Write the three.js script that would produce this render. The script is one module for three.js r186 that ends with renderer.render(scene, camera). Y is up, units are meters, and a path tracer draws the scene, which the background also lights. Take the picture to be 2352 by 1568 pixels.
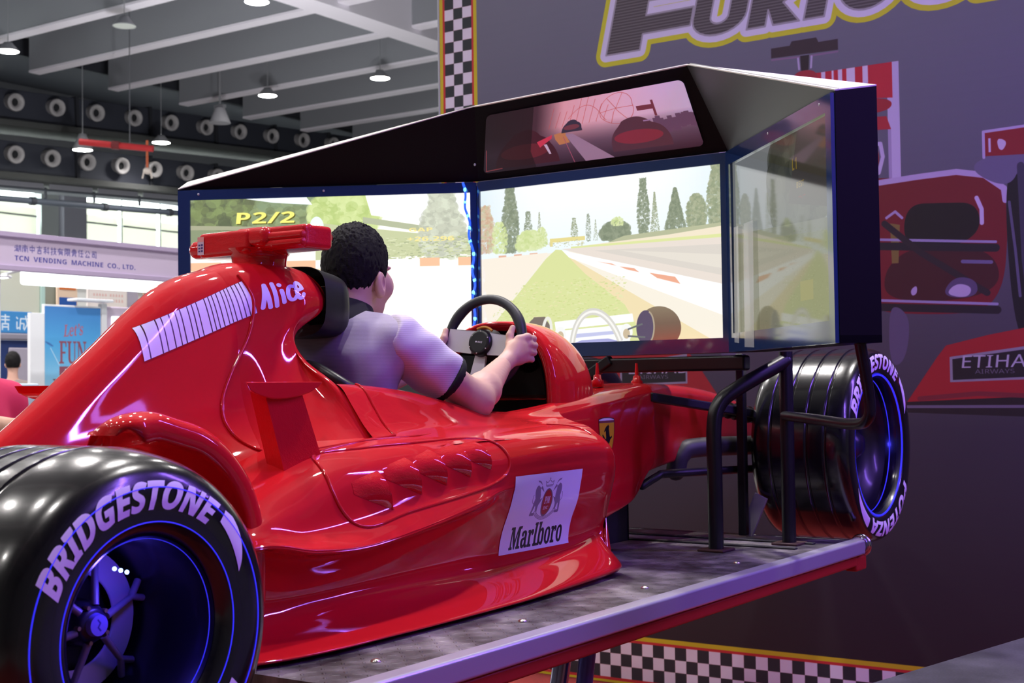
import * as THREE from 'three';
import { RoundedBoxGeometry } from 'three/addons/geometries/RoundedBoxGeometry.js';
import { mergeGeometries } from 'three/addons/utils/BufferGeometryUtils.js';
import { RectAreaLightUniformsLib } from 'three/addons/lights/RectAreaLightUniformsLib.js';

// ---------------------------------------------------------------- camera, exposure, light
const scene = new THREE.Scene();
scene.background = new THREE.Color(0x050506);
const R = Math.PI / 180;
const camera = new THREE.PerspectiveCamera(28.39, 2352 / 1568, 0.05, 200);
camera.position.set(2.36, 1.5, 0);
camera.rotation.set(1.88 * R, 34.27 * R, -0.765 * R, 'YXZ');
camera.focus = 3.3;
camera.userData.fStop = 9;
const renderer = new THREE.WebGLRenderer({ antialias: true });
renderer.toneMapping = THREE.LinearToneMapping;
renderer.toneMappingExposure = 1.0;
renderer.shadowMap.enabled = true;
RectAreaLightUniformsLib.init();

const HALL_LAMP = 48;         // candela of one high-bay lamp
const HALL_GLOW = 60;         // glow of its diffuser
const LED_POWER = 36;          // violet LED columns
const SCREEN_GLOW = 1.05;
const lampColor = new THREE.Color(1.0, 0.95, 0.93);
const ledColor = new THREE.Color(0.3, 0.14, 1.0);

function addSpot(x, y, z, tx, ty, tz, color, power, angle, size = 8) {
  const s = new THREE.SpotLight(color, power, 0, angle, 0.6, 2);
  s.position.set(x, y, z); s.target.position.set(tx, ty, tz);
  s.castShadow = true; s.shadow.radius = size;
  scene.add(s); scene.add(s.target); s.target.name = 'spot_aim'; s.name = 'hall_spot';
  return s;
}
function addArea(x, y, z, tx, ty, tz, w, h, color, power) {
  const a = new THREE.RectAreaLight(color, power, w, h);
  a.position.set(x, y, z); a.lookAt(tx, ty, tz); a.name = 'area_glow';
  scene.add(a); return a;
}

// ---------------------------------------------------------------- helpers
let seed = 12345;
function rnd() { seed = (seed * 1664525 + 1013904223) >>> 0; return seed / 4294967296; }
const used = {};
function numbered(n) { const k = (used[n] = (used[n] || 0) + 1); return k === 1 ? n : n + '_' + String(k - 1).padStart(3, '0'); }
const baseOf = new Map();
function thing(name, label, category, base = [0, 0, 0], group) {
  const o = new THREE.Group(); o.name = numbered(name); o.position.set(...base); scene.add(o);
  o.userData = { label, category }; if (group) o.userData.group = group;
  baseOf.set(o, base); return o;
}
function part(parent, name, geo, mat, label) {      // geometry is in world coordinates; the part sits inside its thing
  const m = new THREE.Mesh(geo, mat); m.name = name; m.castShadow = m.receiveShadow = true;
  const b = baseOf.get(parent); if (b) m.position.set(-b[0], -b[1], -b[2]);
  if (label) m.userData.label = label;
  parent.add(m); return m;
}
function local(parent, name, geo, mat, label) {     // geometry is in the parent's own axes
  const m = new THREE.Mesh(geo, mat); m.name = name; m.castShadow = m.receiveShadow = true;
  if (label) m.userData.label = label; parent.add(m); return m;
}
function sub(parent, name, pos = [0, 0, 0]) { const g = new THREE.Group(); g.name = name; g.position.set(...pos); parent.add(g); return g; }
function struct(name, geo, mat) {
  const m = new THREE.Mesh(geo, mat); m.name = name; m.userData.kind = 'structure'; m.castShadow = m.receiveShadow = true; scene.add(m); return m;
}
function tag(o, label, category, group) { o.userData.label = label; o.userData.category = category; if (group) o.userData.group = group; return o; }
function mat(color, roughness = 0.5, metalness = 0, o = {}) {
  const c = Array.isArray(color) ? new THREE.Color().setRGB(...color) : new THREE.Color(color);
  const phys = ['clearcoat', 'transmission', 'sheen', 'anisotropy', 'specularIntensity'].some((k) => k in o);
  return new (phys ? THREE.MeshPhysicalMaterial : THREE.MeshStandardMaterial)({ color: c, roughness, metalness, side: THREE.DoubleSide, ...o });
}
function canvas(w, h, draw, srgb = true) {
  const c = document.createElement('canvas'); c.width = w; c.height = h; const g = c.getContext('2d'); draw(g, w, h);
  const t = new THREE.CanvasTexture(c); if (srgb) t.colorSpace = THREE.SRGBColorSpace; t.anisotropy = 8; t.magFilter = THREE.LinearFilter; return t;
}
function noiseTex(w, h, f, srgb = true, rx = 1, ry = 1) {
  const d = new Uint8Array(w * h * 4);
  for (let y = 0; y < h; y++) for (let x = 0; x < w; x++) { const c = f(x / w, y / h); const i = (y * w + x) * 4; d[i] = c[0]; d[i + 1] = c[1]; d[i + 2] = c[2]; d[i + 3] = 255; }
  const t = new THREE.DataTexture(d, w, h); t.magFilter = THREE.LinearFilter; t.minFilter = THREE.LinearFilter; t.wrapS = t.wrapT = THREE.RepeatWrapping; t.repeat.set(rx, ry);
  if (srgb) t.colorSpace = THREE.SRGBColorSpace; t.needsUpdate = true; return t;
}
// smooth periodic value noise
const NP = Array.from({ length: 4096 }, () => rnd());
function vnoise(x, y, p) {
  const xi = Math.floor(x), yi = Math.floor(y), fx = x - xi, fy = y - yi, s = (t) => t * t * (3 - 2 * t);
  const h = (a, b) => NP[(((a % p) + p) % p * 61 + ((b % p) + p) % p * 17) & 4095];
  const a = h(xi, yi), b = h(xi + 1, yi), c = h(xi, yi + 1), d = h(xi + 1, yi + 1), u = s(fx), v = s(fy);
  return a + (b - a) * u + (c - a) * v + (a - b - c + d) * u * v;
}
function hash3(i, j, k) { let h = (i * 374761393 + j * 668265263 + k * 2147483647) | 0; h = Math.imul(h ^ (h >>> 13), 1274126177); h ^= h >>> 16; return (h >>> 0) / 4294967296; }
function noise3(x, y, z) {
  const xi = Math.floor(x), yi = Math.floor(y), zi = Math.floor(z), s = (t) => t * t * (3 - 2 * t), u = s(x - xi), v = s(y - yi), w = s(z - zi), m = (a, b, t) => a + (b - a) * t;
  const c = (a, b, d) => hash3(xi + a, yi + b, zi + d);
  return m(m(m(c(0, 0, 0), c(1, 0, 0), u), m(c(0, 1, 0), c(1, 1, 0), u), v), m(m(c(0, 0, 1), c(1, 0, 1), u), m(c(0, 1, 1), c(1, 1, 1), u), v), w);
}
function fbm(u, v, p) { return (vnoise(u * p, v * p, p) * 4 + vnoise(u * p * 2, v * p * 2, p * 2) * 2 + vnoise(u * p * 4, v * p * 4, p * 4)) / 7; }

function meshGeo(pos, idx, uv) {
  const g = new THREE.BufferGeometry();
  g.setAttribute('position', new THREE.Float32BufferAttribute(pos, 3));
  g.setAttribute('uv', new THREE.Float32BufferAttribute(uv || new Float32Array(pos.length / 3 * 2), 2));
  g.setIndex(idx); g.computeVertexNormals(); return g;
}
// surface f(u, v) -> [x, y, z] on a grid; its normal is dPu x dPv
function gridGeo(nu, nv, f, wrapU = false) {
  const pos = [], uv = [], idx = [];
  for (let j = 0; j <= nv; j++) for (let i = 0; i <= nu; i++) { pos.push(...f(i / nu, j / nv)); uv.push(i / nu, j / nv); }
  const w = nu + 1;
  for (let j = 0; j < nv; j++) for (let i = 0; i < nu; i++) { const a = j * w + i; idx.push(a, a + 1, a + w, a + 1, a + w + 1, a + w); }
  const g = meshGeo(pos, idx, uv);
  if (wrapU) {
    const n = g.attributes.normal, v = new THREE.Vector3();
    for (let j = 0; j <= nv; j++) { const a = j * w, b = a + nu; v.set(n.getX(a) + n.getX(b), n.getY(a) + n.getY(b), n.getZ(a) + n.getZ(b)).normalize(); n.setXYZ(a, v.x, v.y, v.z); n.setXYZ(b, v.x, v.y, v.z); }
  }
  return g;
}
function cr(a, b, c, d, t) { return 0.5 * (2 * b + (c - a) * t + (2 * a - 5 * b + 4 * c - d) * t * t + (3 * b - a - 3 * c + d) * t * t * t); }
function crPoint(P, t, closed = false) {
  const n = P.length, s = closed ? t * n : t * (n - 1), i = Math.min(Math.floor(s), closed ? n - 1 : n - 2), f = s - i;
  const at = (k) => (closed ? P[((k % n) + n) % n] : P[Math.max(0, Math.min(n - 1, k))]);
  const a = at(i - 1), b = at(i), c = at(i + 1), d = at(i + 2);
  return b.map((_, k) => cr(a[k], b[k], c[k], d[k], f));
}
// skin over sections (lists of equally many points); smooth both ways
function loft(secs, nu, nv, { closed = false } = {}) {
  const cols = [];
  for (let i = 0; i <= nu; i++) cols.push(secs.map((s) => crPoint(s, i / nu, closed)));
  return gridGeo(nu, nv, (u, v) => crPoint(cols[Math.round(u * nu)], v), closed);
}
function zsec(z, pts) { return pts.map(([x, y]) => [x, y, z]); }
function mirrored(half) { return [...half.slice(1).reverse().map(([x, y, z]) => [-x, y, z]), ...half]; }
function rewind(g) { if (!g.index) g.setIndex(Array.from({ length: g.attributes.position.count }, (_, k) => k)); const i = g.index.array; for (let k = 0; k < i.length; k += 3) { const t = i[k]; i[k] = i[k + 1]; i[k + 1] = t; } return g; }
function flip(g) { rewind(g); const n = g.attributes.normal.array; for (let k = 0; k < n.length; k++) n[k] = -n[k]; return g; }
function mirrorX(g) {
  const m = g.clone(), p = m.attributes.position, n = m.attributes.normal;
  for (let i = 0; i < p.count; i++) { p.setX(i, -p.getX(i)); n.setX(i, -n.getX(i)); }
  return rewind(m);
}
// fan that closes a loop of points
function capGeo(loop, out) {
  const c = loop.reduce((s, p) => s.map((v, k) => v + p[k] / loop.length), [0, 0, 0]);
  const pos = [...c], idx = []; loop.forEach((p) => pos.push(...p));
  for (let i = 0; i < loop.length; i++) idx.push(0, 1 + i, 1 + (i + 1) % loop.length);
  const g = meshGeo(pos, idx); return out ? flip(g) : g;
}
function tube(pts, r, seg = 24, rad = 10, closed = false) {
  const curve = new THREE.CatmullRomCurve3(pts.map((p) => new THREE.Vector3(...p)), closed, 'catmullrom', 0.5);
  const g = new THREE.TubeGeometry(curve, seg, r, rad, closed);
  if (closed) return g;
  const parts = [g];
  for (const e of [0, 1]) { const s = new THREE.SphereGeometry(r, rad, 6); const p = curve.getPointAt(e); s.translate(p.x, p.y, p.z); parts.push(s); }
  return mergeGeometries(parts.map(plain));
}
function plain(g) { const h = g.index ? g : g; for (const k of Object.keys(h.attributes)) if (!['position', 'normal', 'uv'].includes(k)) h.deleteAttribute(k); return h; }
function merge(list) { const any = list.some((g) => !g.index); return mergeGeometries(list.map((g) => plain(any && g.index ? g.toNonIndexed() : g))); }
function bar(a, b, w, h, up = [0, 1, 0]) {           // rectangular bar between two points
  const A = new THREE.Vector3(...a), B = new THREE.Vector3(...b), d = B.clone().sub(A), L = d.length();
  const g = new RoundedBoxGeometry(w, h, L, 2, Math.min(w, h) * 0.18);
  const m = new THREE.Matrix4().lookAt(A, B, new THREE.Vector3(...up)); g.applyMatrix4(m); const c = A.add(B).multiplyScalar(0.5); g.translate(c.x, c.y, c.z); return g;
}
function rod(a, b, r, rad = 14, r2 = r) {
  const A = new THREE.Vector3(...a), B = new THREE.Vector3(...b), d = B.clone().sub(A), L = d.length();
  const g = new THREE.CylinderGeometry(r2, r, L, rad); g.translate(0, L / 2, 0);
  g.applyQuaternion(new THREE.Quaternion().setFromUnitVectors(new THREE.Vector3(0, 1, 0), d.normalize())); g.translate(...a); return g;
}
function box(x0, x1, y0, y1, z0, z1, r = 0.004) {
  const g = r > 0 ? new RoundedBoxGeometry(x1 - x0, y1 - y0, z1 - z0, 2, Math.min(r, (x1 - x0) / 2.01, (y1 - y0) / 2.01, (z1 - z0) / 2.01)) : new THREE.BoxGeometry(x1 - x0, y1 - y0, z1 - z0);
  g.translate((x0 + x1) / 2, (y0 + y1) / 2, (z0 + z1) / 2); return g;
}
function ellipsoid(x, y, z, a, b, c, n = 20) { const g = new THREE.SphereGeometry(1, n, Math.round(n * 0.7)); g.scale(a, b, c); g.translate(x, y, z); return g; }
function quad(a, b, c, d) { return meshGeo([...a, ...b, ...c, ...d], [0, 1, 2, 0, 2, 3], [0, 0, 1, 0, 1, 1, 0, 1]); }
function slab(poly, thick) {   // planar polygon (3-D points, counter-clockwise seen from its front) given thickness towards its back
  const P = poly.map((p) => new THREE.Vector3(...p)), n = new THREE.Vector3();
  for (let i = 1; i < P.length - 1; i++) n.add(P[i].clone().sub(P[0]).cross(P[i + 1].clone().sub(P[0])));
  n.normalize(); const B = P.map((p) => p.clone().addScaledVector(n, -thick)); const pos = [], idx = [], uv = []; const put = (v) => { pos.push(v.x, v.y, v.z); uv.push(0, 0); return pos.length / 3 - 1; };
  const f = P.map(put), b = B.map(put);
  for (let i = 1; i < P.length - 1; i++) { idx.push(f[0], f[i], f[i + 1]); idx.push(b[0], b[i + 1], b[i]); }
  for (let i = 0; i < P.length; i++) { const j = (i + 1) % P.length; const q = [put(P[i]), put(B[i]), put(B[j]), put(P[j])]; idx.push(q[0], q[1], q[2], q[0], q[2], q[3]); }
  return meshGeo(pos, idx, uv);
}
// laid onto a surface: rays from `from(u, v)` along dir meet the meshes; the sheet follows, lifted by off
const caster = new THREE.Raycaster();
function laid(meshes, from, dir, nu, nv, off = 0.0015) {
  scene.updateMatrixWorld(true);
  const d = new THREE.Vector3(...dir).normalize(); let last = null;
  return gridGeo(nu, nv, (u, v) => {
    const o = new THREE.Vector3(...from(u, v)); caster.set(o, d); const hit = caster.intersectObjects(meshes, false)[0];
    if (!hit) { if (!last) throw new Error('nothing to lay on at ' + o.toArray()); const p = o.clone().addScaledVector(d, last); return p.toArray(); }
    last = hit.distance - off; return o.addScaledVector(d, last).toArray();
  });
}
// ---- surface nets: the zero surface of a distance field
function netGeo(f, lo, hi, cell) {
  const n = [0, 1, 2].map((k) => Math.ceil((hi[k] - lo[k]) / cell) + 1), [nx, ny, nz] = n;
  const F = new Float32Array(nx * ny * nz), id = (i, j, k) => (k * ny + j) * nx + i;
  for (let k = 0; k < nz; k++) for (let j = 0; j < ny; j++) for (let i = 0; i < nx; i++) F[id(i, j, k)] = f(lo[0] + i * cell, lo[1] + j * cell, lo[2] + k * cell);
  const V = new Int32Array(nx * ny * nz).fill(-1), pos = [], idx = [];
  const C = [[0, 0, 0], [1, 0, 0], [0, 1, 0], [1, 1, 0], [0, 0, 1], [1, 0, 1], [0, 1, 1], [1, 1, 1]];
  const E = [[0, 1], [0, 2], [0, 4], [1, 3], [1, 5], [2, 3], [2, 6], [3, 7], [4, 5], [4, 6], [5, 7], [6, 7]];
  for (let k = 0; k < nz - 1; k++) for (let j = 0; j < ny - 1; j++) for (let i = 0; i < nx - 1; i++) {
    const v = C.map(([a, b, c]) => F[id(i + a, j + b, k + c)]); let neg = 0; for (const x of v) if (x < 0) neg++;
    if (neg === 0 || neg === 8) continue;
    let s = [0, 0, 0], m = 0;
    for (const [a, b] of E) if ((v[a] < 0) !== (v[b] < 0)) { const t = v[a] / (v[a] - v[b]); for (let q = 0; q < 3; q++) s[q] += C[a][q] + t * (C[b][q] - C[a][q]); m++; }
    V[id(i, j, k)] = pos.length / 3; pos.push(lo[0] + (i + s[0] / m) * cell, lo[1] + (j + s[1] / m) * cell, lo[2] + (k + s[2] / m) * cell);
  }
  const face = (a, b, c, d, fl) => { if (a < 0 || b < 0 || c < 0 || d < 0) return; if (fl) idx.push(a, c, b, a, d, c); else idx.push(a, b, c, a, c, d); };
  for (let k = 1; k < nz - 1; k++) for (let j = 1; j < ny - 1; j++) for (let i = 1; i < nx - 1; i++) {
    const s = F[id(i, j, k)] < 0;
    if (s !== F[id(i + 1, j, k)] < 0) face(V[id(i, j - 1, k - 1)], V[id(i, j, k - 1)], V[id(i, j, k)], V[id(i, j - 1, k)], !s);
    if (s !== F[id(i, j + 1, k)] < 0) face(V[id(i - 1, j, k - 1)], V[id(i - 1, j, k)], V[id(i, j, k)], V[id(i, j, k - 1)], !s);
    if (s !== F[id(i, j, k + 1)] < 0) face(V[id(i - 1, j - 1, k)], V[id(i, j - 1, k)], V[id(i, j, k)], V[id(i - 1, j, k)], !s);
  }
  return meshGeo(pos, idx);
}
function smin(a, b, k) { const h = Math.max(k - Math.abs(a - b), 0) / k; return Math.min(a, b) - h * h * k * 0.25; }
function capsule(px, py, pz, a, b, ra, rb) {
  const bx = b[0] - a[0], by = b[1] - a[1], bz = b[2] - a[2], x = px - a[0], y = py - a[1], z = pz - a[2];
  const t = Math.max(0, Math.min(1, (x * bx + y * by + z * bz) / (bx * bx + by * by + bz * bz)));
  return Math.hypot(x - t * bx, y - t * by, z - t * bz) - (ra + (rb - ra) * t);
}
function ell(px, py, pz, c, r) {
  const x = (px - c[0]) / r[0], y = (py - c[1]) / r[1], z = (pz - c[2]) / r[2], k0 = Math.hypot(x, y, z), k1 = Math.hypot(x / r[0], y / r[1], z / r[2]);
  return k1 > 1e-9 ? k0 * (k0 - 1) / k1 : -Math.min(...r);
}
// ---------------------------------------------------------------- the hall: floor, ceiling, walls
const ribPaint = mat(0xe6e1ea, 0.8), slabPaint = mat(0x8b8d93, 0.9), wallPaint = mat(0xa9abae, 0.85);
const floorTex = noiseTex(256, 256, (u, v) => { const n = 112 + 40 * fbm(u, v, 8) + rnd() * 8; return [n, n * 0.98, n * 0.97]; }, true, 12, 12);
const floorMat = mat(0xffffff, 0.55, 0, { map: floorTex });
const hallFloor = struct('floor', new THREE.BoxGeometry(48, 0.3, 60).translate(-9, -0.15, -14), floorMat);
const carpetTex = noiseTex(256, 256, (u, v) => { const n = 0.75 + 0.25 * rnd() + 0.15 * fbm(u, v, 16); return [128 * n, 24 * n, 20 * n]; }, true, 10, 10);
const carpet = struct('floor_carpet', new THREE.BoxGeometry(8, 0.012, 9).translate(1.6, 0.004, -1.4), mat(0xffffff, 0.95, 0, { map: carpetTex }));
const ceiling = struct('ceiling', new THREE.BoxGeometry(48, 0.3, 60).translate(-9, 11.25, -14), slabPaint);
{
  const web = box(-28.2, 15, 10.05, 11.1, -0.16, 0.16, 0), flange = box(-28.2, 15, 9.98, 10.04, -0.17, 0.17, 0);
  for (let k = 0; k < 19; k++) {
    const z = -38 + 2.6 * k + (k > 2 ? 0 : 0);
    const g = sub(ceiling, 'rib', [0, 0, z]);
    local(g, 'web', web, slabPaint); local(g, 'flange', flange, ribPaint);
  }
  local(ceiling, 'cross_beam', box(-18.0, -17.3, 9.86, 11.1, -43, 15, 0), ribPaint);
  local(ceiling, 'cross_beam', box(2.0, 2.7, 9.86, 11.1, -43, 15, 0), ribPaint);
  local(ceiling, 'soffit', box(-32, -28.9, 10.6, 11.1, -43, 15, 0), mat(0x2c2e36, 0.9));
}
struct('wall_back', new THREE.BoxGeometry(48, 11.4, 0.3).translate(-9, 5.6, -43.8), wallPaint);
struct('wall_front', new THREE.BoxGeometry(48, 11.4, 0.3).translate(-9, 5.6, 15.8), wallPaint);
struct('wall_right', new THREE.BoxGeometry(0.3, 11.4, 60).translate(14.9, 5.6, -14), wallPaint);
// far wall with its windows: bands above and below, piers between
{
  const X0 = -32.4, X1 = -32, head = (z) => 7.45 + 0.04 * (-z - 24);
  const wall = struct('wall_left', merge([box(X0, X1, 0, 4.6, -43.8, 15.8, 0), box(X0, X1, 7.75, 11.1, -43.8, 15.8, 0)]), wallPaint);
  const bays = [[-25.43, -21.2, 'window_1'], [-33.2, -26.89, 'window_2'], [-39.6, -34.8, 'window_3'], [-19.8, -14, 'window_4'], [-12.6, -7, 'window_5'], [-5.6, 0, 'window_6']];
  const daylight = mat(0xffffff, 0.5, 0, { emissive: new THREE.Color(0.86, 1.0, 0.98), emissiveIntensity: 5.5 });
  const frameM = mat(0x8f9492, 0.5), blindM = mat(0xe6e5dc, 0.9, 0, { transmission: 0.4, thickness: 0 });
  const piers = [[-26.05, -25.43, 0xa3aaa8], [-26.89, -26.05, 0x93949e], [-34.8, -33.2, 0x93949e], [-21.2, -19.8, 0x93949e], [-14, -12.6, 0x93949e], [-7, -5.6, 0x93949e], [0, 15.8, 0xa9abae], [-43.8, -39.6, 0xa9abae]];
  for (const [a, b, c] of piers) local(wall, 'pier', box(X0, X1 + (c === 0x93949e ? 0.25 : 0), 4.5, 7.9, a, b, 0), mat(c, 0.85));
  for (const [a, b, name] of bays) {
    const w = struct(name, box(X0 + 0.02, X0 + 0.06, 4.6, 7.76, a, b, 0), daylight);
    addArea(X1 + 0.05, 6.1, (a + b) / 2, X1 + 6, 7.2, (a + b) / 2, b - a, 3, new THREE.Color(0.9, 0.98, 1), 4);
    const n = Math.max(2, Math.round((b - a) / 1.75)), s = (b - a) / n;
    const h0 = name === 'window_1' ? 7.45 : name === 'window_2' ? 7.62 : 7.6;
    local(w, 'window_frame', merge([box(X1 - 0.12, X1 - 0.02, 4.6, 4.68, a, b, 0), box(X1 - 0.16, X1, h0 + 0.02, 7.78, a, b, 0)]), mat(0x4b4f55, 0.7));
    for (let k = 0; k < n; k++) {
      local(w, 'blind', box(X1 - 0.14, X1 - 0.12, 4.6, h0 - 0.2, a + k * s + 0.09, a + (k + 1) * s - 0.09, 0), blindM);
      local(w, 'blind_rail', box(X1 - 0.12, X1 - 0.09, 6.74, 6.79, a + k * s + 0.09, a + (k + 1) * s - 0.09, 0), frameM);
      if (k) local(w, 'mullion', box(X1 - 0.06, X1 - 0.03, 4.6, h0, a + k * s - 0.02, a + k * s + 0.02, 0), frameM);
    }
  }
}
// ---------------------------------------------------------------- high-bay lamps in the ceiling grid
const lampShell = mat(0x9b9ca0, 0.45, 0.3), lampGlow = mat(0xffffff, 0.4, 0, { emissive: new THREE.Color(1, 0.985, 0.93), emissiveIntensity: HALL_GLOW });
const lampOff = mat(0xb9bdb6, 0.4);
{
  const dome = new THREE.LatheGeometry([[0.02, 0.42], [0.1, 0.42], [0.12, 0.34], [0.19, 0.2], [0.25, 0.05], [0.262, 0.0], [0.25, 0.0], [0.235, 0.05]].map((p) => new THREE.Vector2(...p)), 24);
  const lens = new THREE.CylinderGeometry(0.243, 0.243, 0.02, 24);
  const rodG = new THREE.CylinderGeometry(0.01, 0.01, 1, 8);
  function bay(x, y, z, label, lit = true, group = 'round ceiling lamps of the hall', power = 1, tall = 0.5) {
    const t = thing('ceiling_lamp', label, 'lamp', [x, y, z], group);
    local(t, 'shade', dome, lampShell).scale.y = tall;
    const l = local(t, 'diffuser', lens, lit ? lampGlow : lampOff); l.position.y = 0.012;
    const r = local(t, 'hanger_rod', rodG, lampShell); r.scale.y = 11.1 - y - 0.42 * tall; r.position.y = 0.42 * tall + (11.1 - y - 0.42 * tall) / 2;
    if (lit) addSpot(x, y - 0.06, z, x, 0, z, lampColor, HALL_LAMP * power, 1.25, 12);
  }
  bay(-17.51, 9.5, -19.95, 'lit round ceiling lamp cut by the top edge of the picture');
  bay(-25.05, 9.5, -19.37, 'lit round ceiling lamp at the far left edge under the ribs');
  bay(-21.14, 9.5, -19.54, 'unlit grey round ceiling lamp between two ribs', false);
  bay(-19.94, 9.5, -26.82, 'lit round ceiling lamp nearest the chequered border strip');
  bay(-23.7, 9.5, -26.55, 'lit round ceiling lamp high above the gap of the display hood');
  bay(-27.17, 8.5, -25.84, 'lit round lamp in front of the upper duct beside the red pipe');
  bay(-26.6, 7.8, -22.7, 'lit bell-shaped lamp hanging over the lower row of duct nozzles', true, undefined, 1, 1);
  for (const z of [-12.9, -6.1, 0.7, 7.5]) for (let k = 0; k < (z > -10 && z < 5 ? 7 : 6); k++)
    bay(-21.2 + 3.75 * k, 9.5, z, 'lit round ceiling lamp overhead, seen only as a glint on the glossy bodywork', true, undefined, z === -6.1 ? 3 : 1);
}
// added, unseen uplighters that brighten the concrete ceiling
for (const [x, z, tx, tz] of [[-13.2, -15.6, -20, -24], [-12.2, -17.4, -25, -27], [-14.6, -16.4, -29, -22]]) {
  const t = thing('added_uplight', 'white uplighter added to brighten the ceiling, hidden behind the screen cabinet', 'light', [x, 0, z], 'added ceiling uplighters');
  local(t, 'mast', new THREE.CylinderGeometry(0.03, 0.04, 2.1, 12).translate(0, 1.05, 0), mat(0x9b9ca0, 0.45, 0.3)); local(t, 'foot', new THREE.CylinderGeometry(0.22, 0.24, 0.04, 20).translate(0, 0.022, 0), mat(0x9b9ca0, 0.45, 0.3));
  local(t, 'bowl', new THREE.LatheGeometry([[0.03, 2.05], [0.12, 2.1], [0.16, 2.2], [0.15, 2.2], [0.1, 2.12]].map((p) => new THREE.Vector2(...p)), 20), mat(0xd0d0d4, 0.4));
  local(t, 'lens', new THREE.CylinderGeometry(0.12, 0.12, 0.01, 20).translate(0, 2.17, 0), mat(0xffffff, 0.4, 0, { emissive: new THREE.Color(1, 0.98, 0.98), emissiveIntensity: 3 }));
  addSpot(x, 2.25, z, tx, 10.5, tz, new THREE.Color(0.97, 0.97, 1), 110, 1.0, 8);
}
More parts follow.
